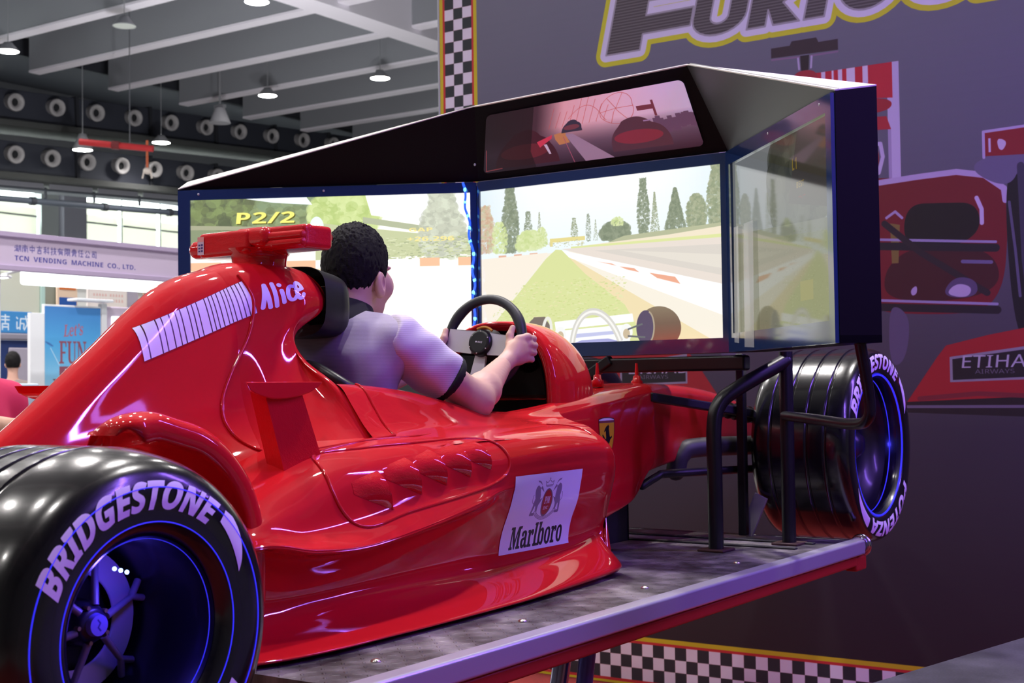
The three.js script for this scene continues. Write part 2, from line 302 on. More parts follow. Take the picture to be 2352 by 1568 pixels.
// ---------------------------------------------------------------- air ducts with jet nozzles along the far wall
{
  const ductM = mat(0x30333e, 0.7, 0.1), ledgeM = mat(0x3a3c3b, 0.8), dark = mat(0x22242b, 0.9), ringM = mat(0x9d9a9b, 0.55), hole = mat(0x1a1b1f, 0.9);
  const ring = new THREE.LatheGeometry([[0.1, -0.12], [0.12, 0.0], [0.2, 0.04], [0.235, 0.02], [0.245, -0.04], [0.2, -0.12], [0.2, -0.4]].map((p) => new THREE.Vector2(...p)), 22).rotateZ(-Math.PI / 2);
  const plug = new THREE.CylinderGeometry(0.11, 0.11, 0.02, 16).rotateZ(-Math.PI / 2).translate(-0.1, 0, 0);
  function duct(label, y0, z0, slope, hs, n, step) {
    const t = thing('air_duct', label, 'air duct', [-29, y0, z0]); t.rotation.x = slope;
    const L = 15;
    for (let k = 0; k < 6; k++) local(t, 'duct_section', box(-0.5, 0.42 + 0.02 * (k % 2), -hs, hs, -2.6 - k * 2.6 + 0.05, -k * 2.6 + 2.55 - 2.55, 0.02), ductM);
    for (let k = 0; k < 6; k++) local(t, 'flange', box(-0.5, 0.5, -hs - 0.04, hs + 0.04, -k * 2.6 - 0.05, -k * 2.6 + 0.05, 0.01), dark);
    local(t, 'ledge', box(-0.6, 0.75, -hs - 0.2, -hs - 0.03, -L, 2.5, 0.02), ledgeM);
    local(t, 'duct_section', box(-0.5, 0.42, -hs, hs, 0, 2.6, 0.02), ductM);
    for (let k = 0; k < n; k++) {
      const g = sub(t, 'nozzle', [0.72, 0.02, -0.45 - k * step - k * k * 0.011]); g.rotation.z = -0.18; g.rotation.y = -0.12;
      local(g, 'nozzle_ring', ring, ringM); local(g, 'nozzle_bore', plug, hole);
    }
  }
  duct('upper dark air duct with a row of grey ring nozzles below the ceiling ribs', 9.1, -21.45, 0.052, 0.42, 10, 1.29);
  duct('lower dark air duct with grey ring nozzles above the windows', 7.72, -21.45, 0.04, 0.42, 9, 1.13);
  // cable trays and pipes slung under the lower duct
  const tray = thing('cable_tray', 'grey cable tray with short lighter panels under the lower duct', 'cable tray', [-29, 6.9, -21.4]); tray.rotation.x = 0.04;
  for (let k = 0; k < 8; k++) local(tray, 'tray_panel', box(0.3, 0.34, 0.06, 0.2, -1.62 * (k + 1) + 0.1 + 1.5, -1.62 * k - 0.1 + 1.5, 0.008), mat(0x8e8f97, 0.6));
  for (let k = 0; k < 8; k++) local(tray, 'tray_hanger', box(0.2, 0.26, -0.2, 0.1, -1.62 * k + 1.44, -1.62 * k + 1.5, 0.008), mat(0x4a4d55, 0.7));
  local(tray, 'tray_floor', box(-0.3, 0.3, 0.0, 0.06, -14, 2, 0.01), mat(0x4c5058, 0.8));
  const pp = thing('water_pipe', 'blue-grey pipe running along the wall above the windows', 'pipe', [-29, 6.62, -21.4]); pp.rotation.x = 0.035;
  local(pp, 'pipe_run', rod([0.2, 0, 2], [0.2, 0, -14], 0.09), mat(0x59616d, 0.5));
  for (let k = 0; k < 6; k++) local(pp, 'pipe_clamp', rod([0.2, 0, -2.4 * k + 1.1], [0.2, 0, -2.4 * k + 0.95], 0.12), mat(0x3d4048, 0.6));
  const rp = thing('sprinkler_pipe', 'red sprinkler pipe with a drop arm hanging before the ducts', 'pipe', [-24.6, 7.6, -21.0]);
  const redP = mat(0xb3262b, 0.5);
  const P = (x, y, d) => { const v = new THREE.Vector3(x, y, d); return v; };
  part(rp, 'pipe_run', rod([-23.9, 7.4, -20.5], [-22.43, 7.2, -21.45], 0.075), redP);
  part(rp, 'coupling', rod([-23.25, 7.31, -20.92], [-23.1, 7.29, -21.02], 0.1), mat(0x6b2226, 0.5));
  part(rp, 'drop_arm', rod([-22.55, 7.4, -21.37], [-22.55, 6.75, -21.37], 0.03), mat(0xb0532f, 0.5));
  part(rp, 'sprinkler_head', merge([ellipsoid(-22.55, 6.68, -21.37, 0.1, 0.08, 0.1, 12), rod([-22.62, 6.66, -21.33], [-22.64, 6.5, -21.3], 0.02), rod([-22.48, 6.66, -21.41], [-22.46, 6.5, -21.43], 0.02)]), mat(0xcbbfb6, 0.5));
  part(rp, 'pipe_hanger', rod([-22.9, 7.26, -21.15], [-22.9, 11.1, -21.15], 0.012), mat(0x55565c, 0.6));
  const cam = thing('ceiling_speaker', 'small pale ceiling loudspeaker hanging at the end of a rib', 'speaker', [-25.6, 9.1, -26.6]);
  local(cam, 'speaker_body', new THREE.CylinderGeometry(0.14, 0.3, 0.42, 18).translate(0, 0.1, 0), mat(0xa6a5ab, 0.6));
  local(cam, 'speaker_bracket', merge([rod([0, 0.25, 0], [0, 2, 0], 0.03), box(-0.2, 0.2, 0.3, 0.4, -0.05, 0.05, 0.01)]), mat(0x8b8b90, 0.6));
}
// ---------------------------------------------------------------- trade-show stand at the left
const lav = mat(0xb9a9c9, 0.6), lavFace = mat(0xcbbcd6, 0.6), whitePanel = mat(0xe4e6ea, 0.6), alu = mat(0xc9ccd2, 0.35, 0.5);
{
  // strokes on a 10 x 10 grid for the twelve characters of the fascia
  const glyphs = ['M1 2L2 3M0 4L2 5M0 9L2 7M4 1V9M2.5 3H5.5M3 5H5V8H3ZM7 2H9.5V9M7 2V7L6 9.5M7 4H9.5M7 6H9.5', 'M1 2H9M5 0V4M1 9.5V4H9V9.5M3.5 4.5L4 6M6.5 4.5L6 6M3 6H7M3 7.5H7M5 6V9.5', 'M5 0V9.5M1.5 3H8.5V6.5H1.5Z', 'M1 2.5H9M5 0V5M2 5H8M2.5 6.5H7.5V9.5H2.5Z', 'M4.5 1L1 2M3 1.5V9.5M0.5 4H5M3 5L0.5 8M3 5L5 7M6 2L7 3M5.5 4L6.5 5M5 7H9.5M8 0.5V9.5', 'M0.5 3H4M2.5 0.5V9.5L1 9M0.5 7L4 5.5M5 2.5H9.5M7 0.5V5M5 5H9L5 9.5M6 6L9.5 9.5', 'M0.5 2.5H9.5M4.5 0.5L0.5 6M3 4.5V9.5M3 4.5H8V9.5M3 6H8M3 7.5H8', 'M1 1V9.5M1 1H4L2.5 4L4 6.5L2 7M5 1H9V5H5ZM5 3H9M5 1V9L7 8M9.5 5.5L6.5 7M7 5L9.5 9.5', 'M2 1.5H8M1 3H9M0.5 4.5H9.5M5 0V4.5M2.5 6H7.5V8.5M2.5 6V8.5M5 7L1.5 9.5M6 8L8.5 9.5', 'M3 0.5L0.5 4M2 3V9.5M8.5 1L4 2M3.5 5H9.5M6.5 2V9M4 9H9', 'M4 1L1 5M6 1L9 5M4.5 5L2 9H8M6.5 7L8.5 9.5', 'M1.5 1.5H8.5V9L7 9M1.5 3.5H6.5M2 5H6V8H2Z'];
  const tx = canvas(2048, 256, (g, w, h) => {
    g.fillStyle = '#cfc0da'; g.fillRect(0, 0, w, h);
    g.strokeStyle = '#6d66a6'; g.lineWidth = 5.4; g.lineJoin = 'round';
    const px = (m) => (m / 3.0) * w;                        // metres along the board
    glyphs.forEach((s, k) => {
      g.save(); g.translate(px(0.52) + k * 52, 66); g.scale(4.6, 7.6); g.translate(0, -1.2); g.lineWidth = 1.3; g.beginPath();
      let x = 0, y = 0, sx = 0, sy = 0;
      for (const m of s.matchAll(/([MLHVZ])([-\d.]*)[ ,]?([-\d.]*)/g)) {
        const a = parseFloat(m[2]), b = parseFloat(m[3]);
        if (m[1] === 'M') { x = a; y = b; sx = x; sy = y; g.moveTo(x, y); } else if (m[1] === 'L') { x = a; y = b; g.lineTo(x, y); } else if (m[1] === 'H') { x = a; g.lineTo(x, y); } else if (m[1] === 'V') { y = a; g.lineTo(x, y); } else { x = sx; y = sy; g.closePath(); }
      }
      g.stroke(); g.restore();
    });
    g.fillStyle = '#403f9c'; g.save(); g.translate(px(0.52), 208); g.scale(0.98, 1.12); g.font = 'bold 56px sans-serif'; g.fillText('TCN  VENDING  MACHINE  CO., LTD.', 0, 0); g.restore();
  });
  const z0 = -6.94, z1 = -9.94, yA = 2.6, yB = 2.925;
  const f = thing('stand_fascia', 'lavender fascia board with blue company lettering over the stand', 'sign board', [-8.1, yA, -8.4]);
  const rot = 0.0;
  part(f, 'board', box(-8.16, -8.11, yA, yB, z1, z0, 0), lavFace);
  part(f, 'lettering', quad([-8.105, yA + 0.035, z0], [-8.105, yA + 0.035, z1], [-8.105, yB - 0.035, z1], [-8.105, yB - 0.035, z0]), mat(0xffffff, 0.6, 0, { map: tx }));
  part(f, 'top_rail', box(-8.17, -8.08, yB - 0.035, yB + 0.01, z1, z0, 0.004), lav);
  part(f, 'bottom_rail', box(-8.17, -8.08, yA - 0.01, yA + 0.035, z1, z0, 0.004), lav);
  for (const [z, l] of [[-7.355, 'white post under the lavender fascia at the picture edge'], [-9.9, 'white post at the hidden end of the fascia']]) {
    const p = thing('stand_post', l, 'post', [-8.2, 0, z]);
    local(p, 'shaft', new THREE.CylinderGeometry(0.024, 0.024, 2.62, 14).translate(0, 1.31, 0), whitePanel);
    local(p, 'foot', new THREE.CylinderGeometry(0.05, 0.06, 0.03, 14).translate(0, 0.027, 0), alu);
  }
  // bright light trough behind the fascia
  const lt = thing('light_trough', 'long glowing white light trough under the lavender fascia', 'light', [-8.9, 2.55, -9.2]);
  part(lt, 'trough', box(-8.98, -8.78, 2.69, 2.75, -10.3, -8.1, 0.01), whitePanel);
  part(lt, 'tube', box(-8.96, -8.8, 2.545, 2.69, -10.3, -8.12, 0.03), mat(0xffffff, 0.5, 0, { emissive: new THREE.Color(0.9, 1, 1), emissiveIntensity: 3 }));
  for (const z of [-9.9, -8.4]) part(lt, 'bracket_arm', rod([-8.88, 2.72, z], [-8.17, 2.72, z], 0.012, 8), alu);
  addArea(-8.7, 2.6, -9.2, -8.0, 1.2, -9.2, 2.0, 0.14, new THREE.Color(0.9, 1, 1), 9);
  const dl = thing('down_light', 'small oval white downlight at the left end of the light trough', 'light', [-8.7, 2.585, -7.75]);
  local(dl, 'rim', new THREE.TorusGeometry(0.075, 0.012, 8, 20).rotateX(Math.PI / 2), whitePanel);
  local(dl, 'lens', new THREE.SphereGeometry(0.07, 18, 8).scale(1, 0.25, 1), mat(0xffffff, 0.5, 0, { emissive: new THREE.Color(1, 1, 1), emissiveIntensity: 4 }));
  local(dl, 'arm', rod([0, 0.02, 0], [0.5, 0.06, 0], 0.012), alu);
  // back boards
  const board = (name, label, x, y0, y1, za, zb, m, extra) => {
    const t = thing(name, label, name.includes('poster') ? 'poster' : 'panel', [x, y0, (za + zb) / 2]);
    part(t, 'board', box(x - 0.03, x, y0, y1, zb, za, 0.004), m); if (extra) extra(t);
    return t;
  };
  board('wall_panel', 'cream wall panel behind the white post of the stand', -12.0, 0, 2.98, -9.6, -10.6, mat(0xd8dccb, 0.8), (t) => part(t, 'edge_strip', box(-12, -11.97, 0, 2.98, -10.66, -10.6, 0.004), mat(0xbfe0d8, 0.5)));
  board('wall_panel', 'grey-green wall panel beside the cream one', -12.2, 0, 2.98, -10.68, -11.0, mat(0x8f948a, 0.8), (t) => part(t, 'edge_strip', box(-12.2, -12.17, 0, 2.98, -11.02, -10.98, 0.004), mat(0x6f756d, 0.5)));
  board('hanging_poster', 'narrow poster with an orange top and blue lower half', -12.0, 0, 2.86, -10.86, -11.17, mat(0xf0d6bb, 0.7), (t) => { part(t, 'orange_band', box(-12, -11.995, 2.8, 2.84, -11.14, -10.89, 0), mat(0xe07a3a, 0.6)); part(t, 'blue_field', box(-12, -11.994, 1.5, 2.7, -11.15, -10.89, 0), mat(0x2a5cae, 0.6)); });
  const redTx = canvas(256, 128, (g) => { g.fillStyle = '#fbf3ee'; g.fillRect(0, 0, 256, 128); g.fillStyle = '#e08a80'; for (const [x, y, n, q] of [[30, 20, 9, 5], [26, 52, 5, 14], [140, 52, 5, 14], [26, 84, 5, 17], [140, 84, 5, 17]]) for (let k = 0; k < n; k++) { g.fillRect(x + k * 20, y, 13, 2); g.fillRect(x + k * 20 + 5, y - q / 2, 2, q); g.fillRect(x + k * 20, y + q / 2, 13, 2); } });
  board('white_poster', 'white poster with two rows of small red characters', -12.0, 0, 2.9, -11.33, -11.97, mat(0xf3ebe6, 0.7), (t) => { part(t, 'print', quad([-11.994, 2.6, -11.35], [-11.994, 2.6, -11.95], [-11.994, 2.88, -11.95], [-11.994, 2.88, -11.35]), mat(0xffffff, 0.7, 0, { map: redTx })); });
  board('wall_panel', 'pale lilac panel between the white poster and the blue one', -12.1, 0, 2.9, -11.98, -12.24, mat(0xb5b1c4, 0.8), (t) => part(t, 'blue_base', box(-12.1, -12.09, 2.5, 2.62, -12.24, -11.98, 0), mat(0x28519c, 0.6)));
  board('blue_poster', 'blue panel with a wood-coloured top beside the car spine', -12.0, 0, 2.9, -12.26, -12.5, mat(0xc99f7d, 0.7), (t) => part(t, 'blue_field', box(-12, -11.99, 1.2, 2.82, -12.49, -12.27, 0), mat(0x3a78b8, 0.6)));
  board('wall_panel', 'white rear wall of the stand behind all the posters', -12.6, 0, 2.98, -9.0, -14.4, mat(0xdfe4e2, 0.8), (t) => part(t, 'top_rail', box(-12.6, -12.55, 2.95, 3.0, -14.4, -9, 0), lav));
  // blue shop sign with two white characters
  const signTx = canvas(256, 128, (g) => { g.fillStyle = '#3f8fd0'; g.fillRect(0, 0, 256, 128); g.strokeStyle = '#dfeefa'; g.lineWidth = 9; g.lineJoin = 'round'; g.beginPath();
    for (const [a, b, c, d] of [[30, 30, 95, 30], [30, 50, 95, 50], [62, 15, 62, 70], [35, 75, 90, 75], [40, 75, 40, 115], [85, 75, 85, 115], [40, 95, 85, 95], [145, 30, 158, 42], [150, 58, 150, 105], [150, 105, 168, 95], [175, 40, 240, 40], [178, 40, 172, 110], [178, 70, 205, 70], [205, 70, 200, 105], [215, 20, 240, 110], [238, 60, 205, 112], [228, 18, 240, 28]]) { g.moveTo(a, b); g.lineTo(c, d); } g.stroke(); });
  board('shop_sign', 'blue sign with two white characters left of the white upright panel', -11.5, 2.2, 2.46, -9.6, -10.12, mat(0x3f8fd0, 0.6), (t) => part(t, 'lettering', quad([-11.495, 2.21, -9.64], [-11.495, 2.21, -10.1], [-11.495, 2.45, -10.1], [-11.495, 2.45, -9.64]), mat(0xffffff, 0.6, 0, { map: signTx })));
  const vm = thing('vending_machine', 'navy framed vending machine under the blue sign', 'vending machine', [-11.8, 0, -9.85]);
  part(vm, 'cabinet', box(-11.95, -11.52, 0.02, 2.12, -10.14, -9.56, 0.02), mat(0x243a72, 0.5));
  part(vm, 'door', box(-11.52, -11.49, 0.3, 2.03, -10.08, -9.8, 0.02), mat(0xa9a4b4, 0.4));
  part(vm, 'header', box(-11.52, -11.47, 2.12, 2.2, -10.14, -9.6, 0.02), mat(0x8f8d9b, 0.5));
  // poster stand
  const pTx = canvas(512, 1024, (g, w, h) => {
    const gr = g.createLinearGradient(0, 0, 0, h); gr.addColorStop(0, '#3f7fc4'); gr.addColorStop(0.25, '#4fa5dc'); gr.addColorStop(0.5, '#8cc6e6'); gr.addColorStop(0.7, '#d4e2ea'); gr.addColorStop(1, '#e8ebee'); g.fillStyle = gr; g.fillRect(0, 0, w, h);
    g.strokeStyle = 'rgba(230,242,250,.75)'; g.lineWidth = 5; g.beginPath(); g.moveTo(50, 275); g.lineTo(130, 390); g.stroke(); g.fillStyle = '#3b6fb0'; g.beginPath(); g.ellipse(40, 250, 40, 7, 0.4, 0, 7); g.fill();
    g.textAlign = 'center'; g.fillStyle = '#a8596b'; g.save(); g.translate(256, 192); g.scale(0.85, 1.25); g.rotate(-0.06); g.font = 'italic bold 88px serif'; g.fillText('Let’s', 0, 0); g.restore();
    g.fillStyle = '#8a4a5c'; g.save(); g.translate(252, 378); g.scale(1.0, 1.78); g.font = 'bold 118px serif'; g.fillText('FUN', 0, 0); g.restore();
    g.fillRect(130, 398, 250, 64); g.fillStyle = '#d9e1ea'; g.font = 'bold 44px serif'; g.fillText('IN THE', 256, 446);
    g.fillStyle = '#6a4450'; g.save(); g.translate(256, 578); g.scale(0.95, 1.2); g.font = 'bold 112px serif'; g.fillText('BREAK', 0, 0); g.restore();
  });
  const ps = thing('poster_stand', 'sky-blue standing poster with tall red-brown lettering', 'poster', [-10, 0, -9.56]);
  part(ps, 'panel', box(-10.06, -10.01, 0.05, 2.45, -9.94, -9.19, 0.004), whitePanel);
  part(ps, 'print', quad([-10.005, 0.75, -9.19], [-10.005, 0.75, -9.93], [-10.005, 2.43, -9.93], [-10.005, 2.43, -9.19]), mat(0xffffff, 0.6, 0, { map: pTx }));
  part(ps, 'side_post', box(-10.07, -10.0, 0.0, 2.49, -10.02, -9.945, 0.008), mat(0xd6d8dc, 0.5));
  part(ps, 'top_light', box(-10.1, -9.92, 2.5, 2.53, -10.05, -9.55, 0.008), mat(0xdfe3ea, 0.4));
  const up = thing('upright_panel', 'plain white upright panel left of the sky-blue poster', 'panel', [-10, 0, -9.1]);
  part(up, 'board', box(-10.05, -10, 0.01, 2.35, -9.185, -9.005, 0.004), whitePanel); part(up, 'foot', box(-10.1, -9.95, 0.0, 0.03, -9.185, -9.005, 0.004), alu);
  const kiosk = thing('screen_kiosk', 'lilac cabinet with a rounded bright white screen', 'kiosk', [-10.1, 0, -10.4]);
  part(kiosk, 'cabinet', box(-10.4, -10.02, 0.02, 2.46, -10.85, -10.03, 0.02), mat(0xb7a9bd, 0.6));
  part(kiosk, 'screen', box(-10.03, -10.0, 1.75, 2.35, -10.75, -10.09, 0.014), mat(0xf4fbff, 0.3, 0, { emissive: new THREE.Color(0.93, 1, 1), emissiveIntensity: 1.1 }));
  const ch = thing('plastic_chair', 'pale blue-grey chair back behind the pink sleeve', 'chair', [-5.45, 0, -5.6]);
  part(ch, 'backrest', box(-5.48, -5.44, 1.2, 1.56, -5.76, -5.42, 0.018), mat(0xa9bccb, 0.5));
  part(ch, 'seat', box(-5.9, -5.46, 0.8, 0.84, -5.78, -5.4, 0.018), mat(0xa9bccb, 0.5));
  for (const [x, z] of [[-5.86, -5.74], [-5.86, -5.44], [-5.49, -5.74], [-5.49, -5.44]]) part(ch, 'leg', rod([x, 0.005, z], [x, 0.82, z], 0.015), alu);
}
// ---------------------------------------------------------------- printed booth wall
function letterer(g, s, x, y, sx, sy, skew, font) { g.save(); g.transform(sx, 0, -skew * sy, sy, x, y); g.font = font; g.fillText(s, 0, 0); g.restore(); }
{
  const WX = 3.42, WY = 3.75, x0 = -2.115, NW = 2048, NH = 2048;
  const tx = canvas(NW, NH, (g) => {
    g.save(); g.scale(NW / WX, -NH / WY); g.translate(-x0, -WY);       // now in metres on the wall, y up
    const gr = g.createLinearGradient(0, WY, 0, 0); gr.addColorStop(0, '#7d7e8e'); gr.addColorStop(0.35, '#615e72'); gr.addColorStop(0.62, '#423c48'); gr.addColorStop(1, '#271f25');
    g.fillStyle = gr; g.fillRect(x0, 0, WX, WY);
    const poly = (c, ...p) => { g.fillStyle = c; g.beginPath(); p.forEach(([x, y], i) => (i ? g.lineTo(x, y) : g.moveTo(x, y))); g.closePath(); g.fill(); };
    const line = (c, w, ...p) => { g.strokeStyle = c; g.lineWidth = w; g.lineCap = 'round'; g.lineJoin = 'round'; g.beginPath(); p.forEach(([x, y], i) => (i ? g.lineTo(x, y) : g.moveTo(x, y))); g.stroke(); };
    const blob = (c, ...p) => { g.fillStyle = c; g.beginPath(); const n = p.length; for (let i = 0; i < n; i++) { const a = p[i], b = p[(i + 1) % n]; const m = [(a[0] + b[0]) / 2, (a[1] + b[1]) / 2]; if (!i) { const z = p[n - 1]; g.moveTo((a[0] + z[0]) / 2, (a[1] + z[1]) / 2); } g.quadraticCurveTo(a[0], a[1], m[0], m[1]); } g.closePath(); g.fill(); };
    // the racing car seen from the front, one half drawn twice
    for (const s of [-1, 1]) {
      g.save(); g.scale(s, 1);
      poly('#c3b4dc', [0.386, 2.92], [0.44, 2.92], [0.44, 2.38], [0.386, 2.38]); poly('#c2213a', [0.0, 2.92], [0.41, 2.92], [0.41, 2.76], [0.0, 2.8]);
      for (const [a, b] of [[0.08, 0.1], [0.13, 0.14], [0.16, 0.18], [0.2, 0.24], [0.275, 0.3]]) poly('#d9cbe8', [a, 2.92], [b, 2.92], [b, 2.84], [a, 2.84]);
      blob('#a31f33', [0.0, 2.8], [0.2, 2.78], [0.41, 2.76], [0.4, 2.7], [0.2, 2.7], [0.0, 2.72]);
      poly('#b02438', [0.0, 2.7], [0.38, 2.68], [0.4, 2.62], [0.0, 2.64]); poly('#a795c2', [0.386, 2.62], [0.4, 2.62], [0.4, 2.36], [0.386, 2.36]);
      line('#c3b4dc', 0.018, [0.3, 2.56], [0.35, 2.56], [0.36, 2.5], [0.34, 2.43], [0.3, 2.42]); blob('#86202c', [0.28, 2.55], [0.34, 2.55], [0.345, 2.45], [0.28, 2.43]);
      // sidepod, intake, wheel
      blob('#741826', [0.2, 2.42], [0.5, 2.39], [0.7, 2.4], [0.86, 2.35], [0.9, 2.2], [0.86, 1.8], [0.6, 1.78], [0.2, 1.82]);
      line('#b9a6d2', 0.026, [0.34, 2.385], [0.52, 2.395], [0.68, 2.4], [0.8, 2.375], [0.88, 2.31], [0.885, 2.26]);
      blob('#1b1418', [0.46, 2.28], [0.62, 2.27], [0.77, 2.26], [0.78, 2.12], [0.6, 2.06], [0.44, 2.1]); line('#c9b8e0', 0.018, [0.765, 2.28], [0.785, 2.23], [0.785, 2.17]);
      blob('#431620', [0.35, 2.0], [0.5, 2.1], [0.84, 2.06], [0.86, 1.85], [0.36, 1.84]);
      poly('#7d6a36', [0.385, 2.2], [0.43, 2.19], [0.42, 2.02], [0.39, 2.02]); line('#a996c4', 0.012, [0.37, 2.225], [0.41, 2.25], [0.44, 2.22]);
      blob('#1a151c', [0.88, 2.3], [0.93, 2.44], [1.1, 2.47], [1.4, 2.45], [1.42, 1.9], [1.38, 1.6], [0.95, 1.62], [0.9, 1.8]);
      blob('#6b6385', [0.72, 2.41], [0.85, 2.47], [1.1, 2.49], [1.2, 2.47], [0.96, 2.42], [0.9, 2.3]);
      line('#5d5576', 0.012, [0.9, 2.25], [0.92, 2.05], [0.935, 1.85]); line('#3d3850', 0.03, [0.95, 2.4], [0.96, 2.0], [0.99, 1.68]);
      for (const [y, a] of [[2.13, 2.085], [1.858, 1.82]]) { line('#231c26', 0.034, [0.34, y - 0.03], [0.84, a - 0.025]); line('#9c90bd', 0.012, [0.34, y], [0.84, a]); }
      line('#2b2029', 0.028, [0.36, 2.2], [0.52, 2.06], [0.8, 1.87]); line('#6f6390', 0.016, [0.7, 2.01], [0.82, 2.0]);
      blob('#5a4a70', [0.6, 1.86], [0.66, 1.95], [0.76, 1.93], [0.76, 1.85]); blob('#b9a7d0', [0.62, 1.87], [0.67, 1.92], [0.74, 1.9], [0.72, 1.85]); blob('#b09dca', [0.47, 1.9], [0.5, 1.92], [0.5, 1.88], [0.475, 1.87]);
      blob('#5d5270', [0.37, 1.82], [0.42, 1.83], [0.47, 1.76], [0.44, 1.58], [0.37, 1.56]);
      poly('#8c1c2b', [0.8, 2.56], [1.1, 2.57], [1.1, 2.44], [0.8, 2.455]); line('#b9a6d2', 0.012, [0.8, 2.45], [0.8, 2.56], [1.1, 2.57]); poly('#c9b8e0', [0.82, 2.53], [0.83, 2.53], [0.83, 2.47], [0.82, 2.47]); blob('#cbb8da', [0.855, 2.53], [0.9, 2.51], [0.88, 2.47], [0.86, 2.48]);
      // front wing end plate
      poly('#a31f28', [0.44, 1.4], [0.58, 1.6], [0.62, 1.65], [0.8, 1.69], [1.15, 1.75], [1.3, 1.4]); poly('#241a20', [0.42, 1.405], [1.3, 1.44], [1.3, 1.33], [0.42, 1.36]);
      line('#6c6078', 0.012, [0.44, 1.385], [1.3, 1.385]); line('#7b2430', 0.02, [0.5, 1.42], [0.75, 1.44], [0.95, 1.43]);
      g.restore();
      const ax = s > 0 ? 0.64 : -1.0;
      poly('#8f8799', [ax - 0.006, 1.49], [ax + 0.37, 1.5], [ax + 0.37, 1.645], [ax - 0.006, 1.6]); poly('#211b20', [ax + 0.006, 1.5], [ax + 0.36, 1.51], [ax + 0.36, 1.63], [ax + 0.006, 1.59]);
      g.save(); g.scale(1, -1); g.fillStyle = '#b3aac2'; letterer(g, 'ETIHAD', ax + 0.035, -1.552, 0.00165, 0.0012, 0.12, '62px sans-serif'); g.fillStyle = '#6d6577'; letterer(g, 'AIRWAYS', ax + 0.1, -1.525, 0.0012, 0.0008, 0, '34px sans-serif'); g.restore();
    }
    // roll-hoop camera above the car
    poly('#3b2a35', [-0.163, 3.066], [-0.07, 3.066], [-0.06, 3.085], [0.06, 3.085], [0.07, 3.062], [0.163, 3.062], [0.163, 3.012], [-0.163, 3.02]); line('#8d6c8f', 0.008, [-0.16, 3.012], [-0.02, 3.006]); line('#8d6c8f', 0.008, [0.03, 3.004], [0.16, 3.004]);
    poly('#2e2029', [-0.02, 3.01], [0.024, 3.01], [0.02, 2.94], [-0.016, 2.94]); line('#b7a7cf', 0.01, [-0.03, 3.0], [-0.026, 2.95]); line('#b7a7cf', 0.01, [0.036, 3.0], [0.032, 2.95]); blob('#a8283b', [-0.06, 2.88], [-0.05, 2.94], [0.05, 2.94], [0.07, 2.88], [0.0, 2.86]);
    // big outlined title: slanted heavy capitals as outlines, a large first letter
    const K = 0.235, SX = (x, y) => x + K * (y - 3.167);
    const letters = [
      [[[-1.057, 3.167], [-0.863, 3.167], [-0.863, 3.245], [-0.6, 3.245], [-0.6, 3.335], [-0.863, 3.335], [-0.863, 3.405], [-0.5, 3.405], [-0.5, 3.52], [-1.057, 3.52]]],
      'U-0.59,0.285', 'R-0.288,0.255', 'I-0.002,0.1', 'O0.14,0.295', 'U0.475,0.285', 'S0.79,0.26'];
    const arcPts = (cx, cy, rx, ry, a0, a1, n = 14) => Array.from({ length: n + 1 }, (_, i) => [cx + rx * Math.cos((a0 + (a1 - a0) * i / n) * R), cy + ry * Math.sin((a0 + (a1 - a0) * i / n) * R)]);
    const build = (s) => {
      if (typeof s !== 'string') return s;
      const c = s[0], [x, w] = s.slice(1).split(',').map(Number), b = 3.176, t = 3.47, q = 0.095, m = b + 0.09;
      if (c === 'U') return [[[x, t], [x, m], ...arcPts(x + w / 2, m, w / 2, 0.09, 180, 360), [x + w, t], [x + w - q, t], [x + w - q, m], ...arcPts(x + w / 2, m, w / 2 - q, 0.035, 360, 180).slice(1), [x + q, t]]];
      if (c === 'I') return [[[x, b], [x + w, b], [x + w, t], [x, t]]];
      if (c === 'R') return [[[x, b], [x + q, b], [x + q, b + 0.075], [x + 0.135, b], [x + w + 0.01, b], [x + w - 0.09, b + 0.1], [x + w - 0.01, b + 0.15], [x + w, b + 0.22], [x + w - 0.04, t], [x, t]]];
      if (c === 'O') return [arcPts(x + w / 2, (b + t) / 2, w / 2, (t - b) / 2, 0, 360, 36), arcPts(x + w / 2, (b + t) / 2, w / 2 - q, (t - b) / 2 - 0.07, 360, 0, 36)];
      return [[[x, b], [x + w, b], [x + w, b + 0.18], [x + 0.1, b + 0.2], [x + w, b + 0.21], [x + w, t], [x, t], [x, b + 0.1]]];
    };
    const pattern = (() => { const c = document.createElement('canvas'); c.width = 8; c.height = 8; const q = c.getContext('2d'); q.fillStyle = '#6b6468'; q.fillRect(0, 0, 8, 8); q.fillStyle = '#4c4549'; q.fillRect(0, 0, 8, 4); return g.createPattern(c, 'repeat'); })();
    g.lineJoin = 'round';
    const trace = (loops) => { g.beginPath(); for (const lp of loops) { lp.forEach(([x, y], i) => (i ? g.lineTo(SX(x, y), y) : g.moveTo(SX(x, y), y))); g.closePath(); } };
    for (const pass of [0, 1, 2]) for (const l of letters.map(build)) {
      trace(l); g.save(); g.clip();   g.restore();
      if (pass === 0) { g.strokeStyle = '#d2cf32'; g.lineWidth = 0.118; g.stroke(); } else if (pass === 1) { g.strokeStyle = '#dcd5f0'; g.lineWidth = 0.068; g.stroke(); }
      else { trace(l); g.save(); g.clip(); g.setTransform(1, 0, 0, 1, 0, 0); g.fillStyle = pattern; g.fillRect(0, 0, NW, NH); g.restore(); g.strokeStyle = '#a39caa'; g.lineWidth = 0.009; trace(l); g.stroke(); }
    }
